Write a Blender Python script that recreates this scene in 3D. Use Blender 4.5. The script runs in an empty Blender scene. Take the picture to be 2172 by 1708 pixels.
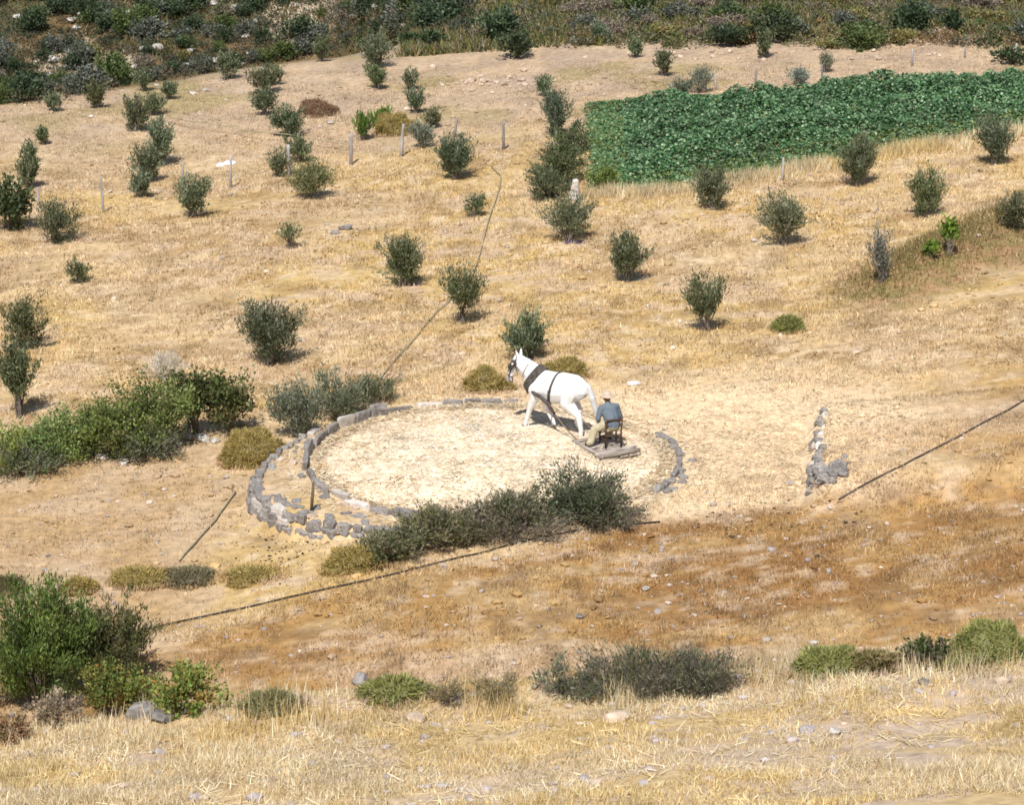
import bpy, bmesh, math, random
import numpy as np
from mathutils import Vector, Matrix, Quaternion
from mathutils.bvhtree import BVHTree

# ------------------------------------------------------------------ camera, sky, sun, exposure
scn = bpy.context.scene
COL = scn.collection
CAM = np.array([0.46, -61.5, 21.2]); PITCH = math.radians(17.7); LENS = 100.0
cd = bpy.data.cameras.new('camera'); cam = bpy.data.objects.new('camera', cd); COL.objects.link(cam)
cd.lens = LENS; cd.sensor_width = 36; cd.clip_end = 3000; cd.clip_start = 0.5
cam.location = CAM; cam.rotation_euler = (math.pi / 2 - PITCH, 0, 0)
scn.camera = cam
SUN_EL = math.radians(54); SUN_D = np.array([0.22, 0.9755])           # horizontal travel of the light
w = bpy.data.worlds.new('World'); scn.world = w; w.use_nodes = True
nt = w.node_tree; bg = nt.nodes['Background']; sky = nt.nodes.new('ShaderNodeTexSky')
sky.sky_type = 'NISHITA'; sky.sun_disc = False; sky.sun_elevation = SUN_EL; sky.sun_rotation = math.radians(192.7)
sky.altitude = 200; nt.links.new(sky.outputs[0], bg.inputs[0]); bg.inputs[1].default_value = 0.085
sl = bpy.data.lights.new('sun', 'SUN'); so = bpy.data.objects.new('sun', sl); COL.objects.link(so)
sl.energy = 4.8; sl.angle = math.radians(0.55); sl.color = (1.0, 0.97, 0.925)
dv = Vector((SUN_D[0] * math.cos(SUN_EL), SUN_D[1] * math.cos(SUN_EL), -math.sin(SUN_EL)))
so.rotation_euler = dv.to_track_quat('-Z', 'Y').to_euler(); so.location = (-30, -60, 70)
scn.view_settings.view_transform = 'Standard'; scn.view_settings.look = 'None'
scn.view_settings.exposure = 0.17; scn.view_settings.gamma = 1.0
scn.cycles.filter_width = 1.7

# ------------------------------------------------------------------ noise and terrain height
RNG = np.random.default_rng(11)
_T = np.random.default_rng(5).random((256, 256))
def vnoise(x, y):
    x = np.asarray(x, float); y = np.asarray(y, float)
    xi = np.floor(x).astype(int); yi = np.floor(y).astype(int); fx = x - xi; fy = y - yi
    fx = fx * fx * (3 - 2 * fx); fy = fy * fy * (3 - 2 * fy)
    a = _T[xi & 255, yi & 255]; b = _T[(xi + 1) & 255, yi & 255]
    c = _T[xi & 255, (yi + 1) & 255]; d = _T[(xi + 1) & 255, (yi + 1) & 255]
    return (a * (1 - fx) + b * fx) * (1 - fy) + (c * (1 - fx) + d * fx) * fy
def fbm(x, y, o=4):
    s = 0.0; a = 0.5; n = 0.0
    for i in range(o):
        s = s + a * vnoise(x * 2 ** i + 17.3 * i, y * 2 ** i + 9.1 * i); n += a; a *= 0.5
    return s / n
def sst(a, b, x):
    t = np.clip((x - a) / (b - a), 0, 1); return t * t * (3 - 2 * t)
RC = np.array([0.0, 0.6]); RR = 4.3
def rpad(th):
    d = (th - math.radians(214) + math.pi) % (2 * math.pi) - math.pi
    return 4.62 + 1.12 * np.exp(-(d / math.radians(36)) ** 2)
def crest_y(x): return 51 + np.clip(0.55 * (x + 6), -8, 0)
def H(x, y, fine=True):
    x = np.asarray(x, float); y = np.asarray(y, float)
    f = 1.1 * np.tanh(x / 20) - 0.12 - 0.14 * np.exp(-((x + 5.5) ** 2 + (y + 2.5) ** 2) / 9) + 0.5 * (fbm(x * 0.12, y * 0.12, 3) - 0.5)
    f = f + 0.05 * np.maximum(0, x - 7.5) * sst(22, 8, y)
    win = sst(-4.2, -2.4, y) * sst(4.2, 2.0, y)
    f = f + 0.6 * sst(6.95, 7.35, x - 0.13 * (y + 1.8)) * win
    sd = (x - 10.6) * 0.81 - (y - 14.2) * 0.586; f = f + 0.5 * np.exp(-(sd / 1.3) ** 2) * sst(9.2, 12, x) * sst(10, 14, y) * sst(30, 24, y)
    if fine:
        f = f + 0.10 * (fbm(x * 0.9 + 40, y * 0.9, 3) - 0.5)
    # level pad of the threshing floor
    dx = x - RC[0]; dy = y - RC[1]; r = np.hypot(dx, dy); th = np.arctan2(dy, dx) % (2 * math.pi)
    rp = rpad(th); s = sst(rp + 0.24, rp - 0.02, r)
    mound = 0.26 * sst(3.8, 0.3, np.hypot(dx - 0.2, dy)) + 0.14 * (fbm(x * 1.1, y * 1.1, 3) - 0.5) * sst(4.4, 3.8, r)
    s2 = sst(7.4, 4.4, np.hypot(dx - 1.2, dy)) * (dx > 0)            # worn level ground on the right of the floor
    f = f * (1 - 0.8 * s2)
    f = f * (1 - s) + mound * s
    # near terrace that carries the viewer's bank
    ye = -21.5 + 0.9 * (fbm(x * 0.25, x * 0 + 3.3, 2) - 0.5)
    b = np.maximum(0, ye - y)
    zt = 3.62 + 0.085 * np.clip(x, -30, 30) + b * 0.18 + 0.0045 * b * b + 0.35 * (fbm(x * 0.35, y * 0.35, 3) - 0.5)
    if fine: zt = zt + 0.12 * (fbm(x * 1.6, y * 1.6, 3) - 0.5)
    s = sst(-16.8, -21.2, y)
    f = f * (1 - s) + zt * s
    # beyond the field
    yy = y - crest_y(x)
    left = -18 * sst(0, 48, yy) + 0.15 * np.maximum(0, y - 104) + 0.3 * np.maximum(0, y - 180)
    right = 0.05 * np.maximum(0, yy) + 0.2 * np.maximum(0, yy - 15)
    wx = sst(-9, 3, x + 0.05 * yy)
    bump = (fbm(x * 0.1 + 5, y * 0.1, 4) - 0.5) * sst(0, 25, yy)
    f = f + (left * (1 - wx) + right * wx) + bump * (2.2 * (1 - wx) + 1.0 * wx)
    return f
def ray(X, Y):
    v = np.array([(X - 1086) / 2172 * 36, (854 - Y) / 2172 * 36, -LENS]); v /= np.linalg.norm(v)
    a = math.pi / 2 - PITCH; c, s = math.cos(a), math.sin(a)
    return np.array([v[0], v[1] * c - v[2] * s, v[1] * s + v[2] * c])
_ts = np.concatenate([np.arange(25, 130, 0.1), np.arange(130, 420, 0.5)])
def at(X, Y):
    """ground point seen at a spot of the photograph (its 2172 wide copy) and the distance to it"""
    d = ray(X, Y); P = CAM[None] + _ts[:, None] * d[None]
    g = P[:, 2] - H(P[:, 0], P[:, 1]); i = int(np.argmax(g < 0)) if (g < 0).any() else len(_ts) - 1
    i = max(i, 1); t = _ts[i - 1] + (_ts[i] - _ts[i - 1]) * g[i - 1] / (g[i - 1] - g[i] + 1e-9)
    p = CAM + t * d; p[2] = float(H(p[0], p[1])); return p, t
def atz(X, Y, z):
    d = ray(X, Y); t = (z - CAM[2]) / d[2]; return CAM + t * d

# ------------------------------------------------------------------ materials
def newmat(name):
    m = bpy.data.materials.new(name); m.use_nodes = True; return m, m.node_tree, m.node_tree.nodes['Principled BSDF']
def attr_mat(name, rough=0.8, transl=0.0, noise=None, spec=0.2):
    m, t, p = newmat(name); a = t.nodes.new('ShaderNodeAttribute'); a.attribute_name = 'Col'
    out = a.outputs['Color']
    if noise:
        sc, amt = noise
        tc = t.nodes.new('ShaderNodeTexCoord'); n = t.nodes.new('ShaderNodeTexNoise'); n.inputs['Scale'].default_value = sc; n.inputs['Detail'].default_value = 6
        n.inputs['Roughness'].default_value = 0.65
        t.links.new(tc.outputs['Object'], n.inputs['Vector'])
        r = t.nodes.new('ShaderNodeMapRange'); r.inputs[1].default_value = 0.3; r.inputs[2].default_value = 0.7
        r.inputs[3].default_value = 1 - amt; r.inputs[4].default_value = 1 + amt; t.links.new(n.outputs[0], r.inputs[0])
        mx = t.nodes.new('ShaderNodeVectorMath'); mx.operation = 'SCALE'; t.links.new(out, mx.inputs[0]); t.links.new(r.outputs[0], mx.inputs['Scale'])
        out = mx.outputs[0]
        b = t.nodes.new('ShaderNodeBump'); b.inputs['Strength'].default_value = 0.6; b.inputs['Distance'].default_value = 0.03
        t.links.new(n.outputs[0], b.inputs['Height']); t.links.new(b.outputs[0], p.inputs['Normal'])
    t.links.new(out, p.inputs['Base Color']); p.inputs['Roughness'].default_value = rough
    p.inputs['Specular IOR Level'].default_value = spec
    if transl:
        tr = t.nodes.new('ShaderNodeBsdfTranslucent'); t.links.new(out, tr.inputs[0])
        ms = t.nodes.new('ShaderNodeMixShader'); ms.inputs[0].default_value = transl
        t.links.new(p.outputs[0], ms.inputs[1]); t.links.new(tr.outputs[0], ms.inputs[2])
        t.links.new(ms.outputs[0], t.nodes['Material Output'].inputs[0])
    return m
def noise_mat(name, c1, c2, scale=6, rough=0.8, bump=0.3, stretch=None, detail=6, dist=0.02):
    m, t, p = newmat(name); tc = t.nodes.new('ShaderNodeTexCoord'); mp = t.nodes.new('ShaderNodeMapping')
    if stretch: mp.inputs['Scale'].default_value = stretch
    n = t.nodes.new('ShaderNodeTexNoise'); n.inputs['Scale'].default_value = scale; n.inputs['Detail'].default_value = detail
    oi = t.nodes.new('ShaderNodeObjectInfo'); ad = t.nodes.new('ShaderNodeVectorMath'); ad.operation = 'ADD'
    t.links.new(tc.outputs['Object'], mp.inputs[0]); t.links.new(mp.outputs[0], ad.inputs[0]); t.links.new(oi.outputs['Random'], ad.inputs[1])
    t.links.new(ad.outputs[0], n.inputs['Vector'])
    cr = t.nodes.new('ShaderNodeValToRGB'); cr.color_ramp.elements[0].position = 0.32; cr.color_ramp.elements[1].position = 0.68
    cr.color_ramp.elements[0].color = (*c1, 1); cr.color_ramp.elements[1].color = (*c2, 1)
    t.links.new(n.outputs[0], cr.inputs[0])
    hv = t.nodes.new('ShaderNodeHueSaturation'); mr = t.nodes.new('ShaderNodeMapRange'); mr.inputs[3].default_value = 0.8; mr.inputs[4].default_value = 1.2
    t.links.new(oi.outputs['Random'], mr.inputs[0]); t.links.new(mr.outputs[0], hv.inputs['Value']); t.links.new(cr.outputs[0], hv.inputs['Color'])
    t.links.new(hv.outputs[0], p.inputs['Base Color']); p.inputs['Roughness'].default_value = rough; p.inputs['Specular IOR Level'].default_value = 0.25
    if bump:
        b = t.nodes.new('ShaderNodeBump'); b.inputs['Strength'].default_value = bump; b.inputs['Distance'].default_value = dist
        t.links.new(n.outputs[0], b.inputs['Height']); t.links.new(b.outputs[0], p.inputs['Normal'])
    return m
M_GROUND = attr_mat('dry_earth', 0.95, noise=(4.5, 0.28), spec=0.05)
M_STRAW = attr_mat('straw', 0.7, 0.15, spec=0.15)
M_LEAF = attr_mat('leaf', 0.55, 0.22, spec=0.3)
M_VINE = attr_mat('vine_leaf', 0.5, 0.2, spec=0.35)
M_BARK = noise_mat('bark', (0.10, 0.08, 0.06), (0.24, 0.20, 0.17), 9, 0.9)
M_STONE = noise_mat('grey_stone', (0.15, 0.135, 0.125), (0.34, 0.31, 0.285), 5, 0.9, 0.7)
M_PALE = noise_mat('pale_stone', (0.42, 0.38, 0.34), (0.68, 0.62, 0.56), 4, 0.9, 0.6)
M_LIME = noise_mat('white_limestone', (0.36, 0.33, 0.29), (0.62, 0.58, 0.53), 2, 0.9, 0.6)
M_TAN = noise_mat('tan_stone', (0.40, 0.30, 0.21), (0.58, 0.46, 0.36), 3, 0.9, 0.5)
M_HOSE = noise_mat('black_rubber', (0.045, 0.035, 0.03), (0.10, 0.08, 0.065), 3, 0.6, 0.1)
M_GHOSE = noise_mat('grey_hose', (0.26, 0.235, 0.15), (0.38, 0.34, 0.22), 2, 0.7, 0.1)
M_POST = noise_mat('weathered_post', (0.24, 0.22, 0.22), (0.46, 0.43, 0.42), 6, 0.9, 0.4, (1, 1, 0.2))
M_WOOD = noise_mat('grey_plank', (0.20, 0.165, 0.135), (0.46, 0.40, 0.345), 7, 0.85, 0.3, (0.35, 3, 3))
M_POLE = noise_mat('grey_pole', (0.20, 0.165, 0.135), (0.46, 0.40, 0.345), 9, 0.85, 0.25, (3, 0.3, 3))
M_CHAIR = noise_mat('brown_chair_wood', (0.055, 0.032, 0.02), (0.13, 0.085, 0.055), 9, 0.6, 0.3)
M_RUSH = noise_mat('rush_seat', (0.34, 0.27, 0.15), (0.52, 0.43, 0.27), 30, 0.9, 0.6)
M_HORSE = noise_mat('white_coat', (0.70, 0.69, 0.68), (0.86, 0.855, 0.85), 5, 0.8, 0.25)
M_HOOF = noise_mat('hoof_horn', (0.22, 0.18, 0.15), (0.4, 0.35, 0.3), 12, 0.6)
M_MUZ = noise_mat('grey_muzzle_skin', (0.25, 0.21, 0.20), (0.45, 0.41, 0.40), 14, 0.6)
M_LEATHER = noise_mat('dark_leather', (0.04, 0.034, 0.03), (0.10, 0.085, 0.072), 14, 0.65, 0.2)
M_BRASS = noise_mat('pale_metal_disc', (0.75, 0.73, 0.68), (0.85, 0.83, 0.8), 5, 0.3, 0)
M_ROPE = noise_mat('rope', (0.14, 0.10, 0.065), (0.26, 0.20, 0.14), 30, 0.9)
M_CANVAS = noise_mat('grey_strap_cloth', (0.15, 0.13, 0.115), (0.30, 0.265, 0.24), 14, 0.9)
M_SHIRT = noise_mat('blue_shirt', (0.13, 0.165, 0.205), (0.20, 0.24, 0.28), 11, 0.9, 0.5)
M_TROUS = noise_mat('beige_trousers', (0.40, 0.35, 0.22), (0.55, 0.48, 0.33), 9, 0.9, 0.5)
M_SKIN = noise_mat('tanned_skin', (0.20, 0.095, 0.05), (0.28, 0.14, 0.08), 20, 0.6, 0.1)
M_HAT = noise_mat('straw_hat', (0.42, 0.32, 0.24), (0.58, 0.46, 0.37), 25, 0.9, 0.4)
M_SHOE = noise_mat('dark_shoe', (0.03, 0.022, 0.018), (0.07, 0.055, 0.045), 10, 0.6)
M_SHEET = noise_mat('white_plastic', (0.74, 0.74, 0.78), (0.86, 0.86, 0.88), 3, 0.5, 0.2)
M_BLUE = noise_mat('blue_grey_cloth', (0.10, 0.11, 0.17), (0.19, 0.2, 0.28), 6, 0.9, 0.3)
M_PURPLE = noise_mat('purple_sheet', (0.06, 0.04, 0.09), (0.12, 0.08, 0.17), 4, 0.7, 0.2)
M_STICK = noise_mat('brown_stick', (0.08, 0.055, 0.035), (0.17, 0.12, 0.08), 12, 0.9)
M_DUNG = noise_mat('dung', (0.035, 0.026, 0.02), (0.08, 0.06, 0.045), 9, 0.95)

# ------------------------------------------------------------------ mesh helpers
def mesh_np(name, V, F, col=None, smooth=False):
    """V (n,3), F (m,k) with constant k, optional colour per vertex"""
    me = bpy.data.meshes.new(name); V = np.asarray(V, np.float32); F = np.asarray(F, np.int32); m, k = F.shape
    me.vertices.add(len(V)); me.vertices.foreach_set('co', V.ravel())
    me.loops.add(m * k); me.loops.foreach_set('vertex_index', F.ravel())
    me.polygons.add(m); me.polygons.foreach_set('loop_start', np.arange(0, m * k, k, dtype=np.int32))
    me.polygons.foreach_set('loop_total', np.full(m, k, np.int32))
    me.polygons.foreach_set('use_smooth', np.full(m, smooth, bool))
    me.update(calc_edges=True)
    if col is not None:
        a = me.color_attributes.new('Col', 'FLOAT_COLOR', 'POINT')
        c = np.ones((len(V), 4), np.float32); c[:, :3] = col; a.data.foreach_set('color', c.ravel())
    return me
def obj(name, me, mat=None, parent=None, loc=None):
    o = bpy.data.objects.new(name, me); COL.objects.link(o)
    if mat is not None and me is not None and not me.materials: me.materials.append(mat)
    if parent is not None: o.parent = parent
    if loc is not None: o.location = loc
    return o
def tag(o, label=None, cat=None, group=None, kind=None):
    if label: o['label'] = label
    if cat: o['category'] = cat
    if group: o['group'] = group
    if kind: o['kind'] = kind
    return o
def thing(name, label, cat, loc=(0, 0, 0), rotz=0, group=None):
    o = bpy.data.objects.new(name, None); COL.objects.link(o); o.location = loc; o.rotation_euler = (0, 0, rotz)
    o.empty_display_size = 0.2
    return tag(o, label, cat, group)
def tube_vf(pts, rad, n=6, caps=True):
    pts = np.asarray(pts, float); k = len(pts); rad = np.broadcast_to(np.asarray(rad, float), (k,))
    T = np.gradient(pts, axis=0); T /= np.linalg.norm(T, axis=1)[:, None] + 1e-9
    V = []
    up = np.array([0, 0, 1.0]) if abs(T[0, 2]) < 0.9 else np.array([1.0, 0, 0])
    for i in range(k):
        s = np.cross(T[i], up); s /= np.linalg.norm(s) + 1e-9; u = np.cross(s, T[i]); up = u
        a = np.arange(n) * 2 * math.pi / n
        V.append(pts[i] + rad[i] * (np.cos(a)[:, None] * s + np.sin(a)[:, None] * u))
    V = np.concatenate(V); F = []
    for i in range(k - 1):
        for j in range(n):
            F.append((i * n + j, i * n + (j + 1) % n, (i + 1) * n + (j + 1) % n, (i + 1) * n + j))
    return V, np.array(F)
def tube(name, pts, rad, mat, parent=None, n=8):
    V, F = tube_vf(pts, rad, n); k = len(pts)
    me = bpy.data.meshes.new(name)
    fs = [tuple(int(a) for a in f) for f in F] + [tuple(range(n))[::-1], tuple(range((k - 1) * n, k * n))]
    me.from_pydata(V.tolist(), [], fs); me.polygons.foreach_set('use_smooth', [True] * len(me.polygons)); me.update()
    return obj(name, me, mat, parent)
def rock_mesh(seed, sub=2, flat=0.75, rough=0.25):
    bm = bmesh.new(); bmesh.ops.create_icosphere(bm, subdivisions=sub, radius=0.5)
    r = random.Random(seed)
    planes = [(Vector((r.gauss(0, 1), r.gauss(0, 1), r.gauss(0, 1))).normalized(), r.uniform(0.24, 0.4)) for _ in range(9)]
    for v in bm.verts:
        for nrm, d in planes:
            e = v.co.dot(nrm) - d
            if e > 0: v.co -= nrm * e * 0.9
        v.co *= 1 + rough * (r.random() - 0.5) * 0.35
        v.co.z *= flat
    me = bpy.data.meshes.new('rock'); bm.to_mesh(me); bm.free(); return me
def slab_mesh(seed):
    bm = bmesh.new(); bmesh.ops.create_cube(bm, size=1); r = random.Random(seed)
    for v in bm.verts: v.co += Vector((r.uniform(-.16, .16), r.uniform(-.16, .16), r.uniform(-.2, .12)))
    bmesh.ops.bevel(bm, geom=bm.edges[:], offset=0.11, segments=1, affect='EDGES')
    for v in bm.verts: v.co += Vector((r.uniform(-.035, .035), r.uniform(-.035, .035), r.uniform(-.035, .035)))
    me = bpy.data.meshes.new('slab'); bm.to_mesh(me); bm.free(); return me
_rocks = {}
def rock(name, i, mat, parent, loc, scale, rot):
    slab = name in ('kerb_stone', 'wall_stone', 'pillar_stone'); key = (i % 9, mat.name, slab)
    if slab: scale = tuple(q * 0.86 for q in scale)
    if key not in _rocks:
        m = slab_mesh(200 + key[0]) if slab else rock_mesh(100 + key[0]); m.materials.append(mat); _rocks[key] = m
    o = bpy.data.objects.new(name, _rocks[key]); COL.objects.link(o)
    if parent is not None: o.parent = parent
    o.location = loc; o.scale = scale; o.rotation_euler = rot; return o
def caps_mesh(name, caps, voxel, smooth=6, yscale=None):
    """one continuous skin grown from tapered capsules (p0, p1, r0, r1)"""
    bm = bmesh.new()
    sv = [Vector((math.cos(a) * math.cos(b), math.sin(a) * math.cos(b), math.sin(b))) for b in (-1.2, -0.75, -0.25, 0.25, 0.75, 1.2) for a in [k * math.pi / 5 for k in range(10)]]
    for c in caps:
        p0, p1, r0, r1 = c[:4]; fy = c[4] if len(c) > 4 else 1.0
        vs = []
        for v in sv:
            q = Vector((v.x, v.y * fy, v.z))
            vs.append(bm.verts.new(Vector(p0) + q * r0)); vs.append(bm.verts.new(Vector(p1) + q * r1))
        res = bmesh.ops.convex_hull(bm, input=vs)
        bad = [g for g in set(res['geom_interior']) | set(res['geom_unused']) if isinstance(g, bmesh.types.BMVert) and g.is_valid and not g.link_faces]
        if bad: bmesh.ops.delete(bm, geom=bad, context='VERTS')
    bmesh.ops.recalc_face_normals(bm, faces=bm.faces)
    me = bpy.data.meshes.new(name + '_tmp'); bm.to_mesh(me); bm.free()
    o = bpy.data.objects.new(name + '_tmp', me); COL.objects.link(o)
    r = o.modifiers.new('r', 'REMESH'); r.mode = 'VOXEL'; r.voxel_size = voxel; r.use_smooth_shade = True
    s = o.modifiers.new('s', 'SMOOTH'); s.iterations = smooth; s.factor = 0.5
    bpy.context.view_layer.update(); dg = bpy.context.evaluated_depsgraph_get()
    out = bpy.data.meshes.new_from_object(o.evaluated_get(dg)); out.name = name
    bpy.data.objects.remove(o); bpy.data.meshes.remove(me)
    for p in out.polygons: p.use_smooth = True
    return out
def box_mesh(name, sx, sy, sz, bev=0.006, seed=0, wob=0.0):
    bm = bmesh.new(); bmesh.ops.create_cube(bm, size=1)
    for v in bm.verts: v.co = Vector((v.co.x * sx, v.co.y * sy, v.co.z * sz))
    if wob:
        r = random.Random(seed)
        for v in bm.verts: v.co += Vector((r.uniform(-wob, wob), r.uniform(-wob, wob), r.uniform(-wob, wob)))
    if bev: bmesh.ops.bevel(bm, geom=bm.edges[:], offset=bev, segments=1, affect='EDGES')
    me = bpy.data.meshes.new(name); bm.to_mesh(me); bm.free(); return me

# ------------------------------------------------------------------ ground colours (albedo of the soil and dry growth)
def C(*a): return np.array(a, float)
def mixc(a, b, t): return a * (1 - t[:, None]) + b * t[:, None]
BANK = (at(1890, 588)[0][:2], at(2150, 520)[0][:2])
_a = at(672, 62)[0]; _b = at(610, 40)[0]; SAND = [(_a[0], _a[1], 2.6, 5.0), (_b[0], _b[1], 3.2, 6.0)]
def ground_col(x, y):
    x = np.asarray(x, float).ravel(); y = np.asarray(y, float).ravel(); n = len(x)
    n1 = fbm(x * 0.22, y * 0.22, 4); n2 = fbm(x * 0.9 + 50, y * 0.9, 4); n3 = fbm(x * 3 + 9, y * 3, 3)
    gold = C(0.50, 0.348, 0.15); tan = C(0.465, 0.33, 0.19)
    c = mixc(np.repeat(gold[None], n, 0), tan[None], sst(0.38, 0.62, n1))
    c = mixc(c, C(0.38, 0.245, 0.11)[None], sst(0.54, 0.70, n2) * 0.8)
    c = mixc(c, C(0.62, 0.48, 0.31)[None], sst(0.56, 0.68, n3) * 0.8)
    n4 = fbm(x * 1.7 + 21, y * 1.2 + 8, 4); c = mixc(c, C(0.33, 0.225, 0.115)[None], sst(0.58, 0.70, n4) * 0.75)
    c = mixc(c, C(0.52, 0.385, 0.255)[None], sst(0.57, 0.68, fbm(x * 0.8 + 71, y * 1.3 + 2, 4)) * 0.8)
    c = mixc(c, C(0.60, 0.44, 0.24)[None], sst(0.52, 0.72, fbm(x * 0.6 + 90, y * 0.9 + 5, 4)) * 0.6)
    # upper field: greyer, stonier
    up = sst(28, 44, y) * 0.75
    c = mixc(c, mixc(np.repeat(C(0.46, 0.34, 0.235)[None], n, 0), C(0.37, 0.28, 0.21)[None], sst(0.4, 0.65, n2)), up)
    c = mixc(c, C(0.30, 0.24, 0.10)[None], sst(0.58, 0.72, fbm(x * 0.3 + 7, y * 0.3 + 31, 3)) * sst(30, 46, y) * 0.6)
    # worn pale ground right of and around the floor
    pale = sst(9.0, 4.2, np.hypot((x - 4.0) * 0.9, (y - 0.6) * 1.15)) * (y > -6)
    pale = pale * (0.7 + 0.5 * n2)
    c = mixc(c, C(0.68, 0.52, 0.335)[None], np.clip(pale * 1.15, 0, 1))
    # brown near slope below the hose
    line = -9.8 + 0.58 * (x + 7.4)                                   # the hose line in plan
    br = sst(0.5, -0.6, y - np.where(x < 3, line, np.minimum(-3.6 + 0.1 * (x - 3), 3.0)) + 1.6 * (n1 - 0.5))
    rightb = sst(6.5, 11.5, x - 0.35 * (y + 2)) * sst(12, 2, y)
    br = np.maximum(br, rightb * 0.75)
    brc = mixc(np.repeat(C(0.37, 0.22, 0.085)[None], n, 0), C(0.43, 0.29, 0.14)[None], sst(0.45, 0.68, n2))
    brc = mixc(brc, C(0.27, 0.14, 0.052)[None], sst(0.42, 0.62, fbm(x * 0.22 + 3, y * 0.7 + 70 - 0.3 * x, 4)) * (0.45 + 0.4 * sst(-9, 8, x)))
    brc = mixc(brc, C(0.50, 0.37, 0.25)[None], sst(0.56, 0.7, fbm(x * 0.25 + 30, y * 0.9 + 7, 4)) * 0.6)
    brc = mixc(brc, C(0.55, 0.42, 0.29)[None], sst(0.58, 0.70, n3) * 0.6); brc = mixc(brc, C(0.22, 0.13, 0.06)[None], sst(0.58, 0.7, n4) * 0.6)
    c = mixc(c, brc, br * (y > -30))
    # left ground beside the pad: tan brown
    lf = sst(-4.5, -7.5, x) * sst(6, 1, y) * sst(-12, -8, y)
    c = mixc(c, mixc(np.repeat(C(0.41, 0.27, 0.14)[None], n, 0), C(0.47, 0.34, 0.22)[None], sst(0.4, 0.6, n2)), lf * 0.8)
    BA, BB = BANK; AB = BB - BA; tt = np.clip(((x - BA[0]) * AB[0] + (y - BA[1]) * AB[1]) / (AB @ AB), 0, 1.6); db = np.hypot(x - BA[0] - tt * AB[0], y - BA[1] - tt * AB[1])
    c = mixc(c, mixc(np.repeat(C(0.24, 0.185, 0.075)[None], n, 0), C(0.33, 0.20, 0.10)[None], sst(0.4, 0.6, n3)), sst(2.6, 0.8, db + 1.6 * (n2 - 0.5)) * 0.95)
    # the floor itself
    r = np.hypot(x - RC[0], y - RC[1]); fl = sst(4.5, 4.1, r)
    c = mixc(c, C(0.77, 0.63, 0.455)[None] * (0.75 + 0.5 * fbm(x * 1.4 + 3, y * 1.4, 4)[:, None]), fl)
    # near terrace
    ft = sst(-18.5, -20.5, y)
    fc = mixc(np.repeat(C(0.54, 0.395, 0.21)[None], n, 0), C(0.50, 0.385, 0.285)[None], sst(0.40, 0.54, fbm(x * 0.5 + 60, y * 1.1 + 3, 4)))
    fc = mixc(fc, C(0.40, 0.25, 0.07)[None], sst(0.6, 0.75, n2) * 0.5)
    c = mixc(c, fc, ft)
    # scrub hills
    yy = y - crest_y(x); hill = sst(0, 5, yy); wx = sst(-9, 3, x + 0.05 * yy)
    hl = mixc(np.repeat(C(0.18, 0.12, 0.06)[None], n, 0), C(0.105, 0.095, 0.045)[None], sst(0.42, 0.58, fbm(x * 0.2, y * 0.12 + 44, 4)))
    hl = mixc(hl, C(0.48, 0.385, 0.28)[None], sst(0.60, 0.70, fbm(x * 0.16 + 77, y * 0.1, 4)) * 0.8)
    for (px, py, rx, ry) in SAND: hl = mixc(hl, C(0.50, 0.40, 0.29)[None], sst(1.15, 0.7, np.hypot((x - px) / rx, (y - py) / ry) + 0.5 * (n1 - 0.5)))
    hr = mixc(np.repeat(C(0.20, 0.18, 0.06)[None], n, 0), C(0.27, 0.20, 0.11)[None], sst(0.45, 0.62, n2))
    hr = mixc(hr, C(0.10, 0.105, 0.035)[None], sst(0.45, 0.6, n1) * 0.8)
    c = mixc(c, mixc(hl, hr, wx), hill)
    return c

# ------------------------------------------------------------------ ground sheet
def axis(lo, hi, c, fine, grow):
    """spacing that widens away from c"""
    a = [c]; s = fine
    while a[-1] < hi: a.append(a[-1] + s); s *= grow
    b = [c]; s = fine
    while b[-1] > lo: b.append(b[-1] - s); s *= grow
    return np.array(sorted(set(b[1:] + a)))
gx = axis(-260, 260, 0, 0.15, 1.021); gy = np.concatenate([np.arange(-75, -30, 0.6), np.arange(-30, 16, 0.16), np.arange(16, 75, 0.4), np.arange(75, 210, 1.3), np.arange(210, 420, 5)])
GX, GY = np.meshgrid(gx, gy); GZ = H(GX, GY)
nx, ny = len(gx), len(gy); idx = np.arange(nx * ny).reshape(ny, nx)
F = np.stack([idx[:-1, :-1].ravel(), idx[:-1, 1:].ravel(), idx[1:, 1:].ravel(), idx[1:, :-1].ravel()], 1)
me = mesh_np('hillside_ground', np.stack([GX.ravel(), GY.ravel(), GZ.ravel()], 1), F, ground_col(GX, GY), True)
tag(obj('hillside_ground', me, M_GROUND), 'dry golden hillside terraces rising to scrub covered slopes', 'ground', kind='structure')
print('terrain tris', 2 * len(F))

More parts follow.
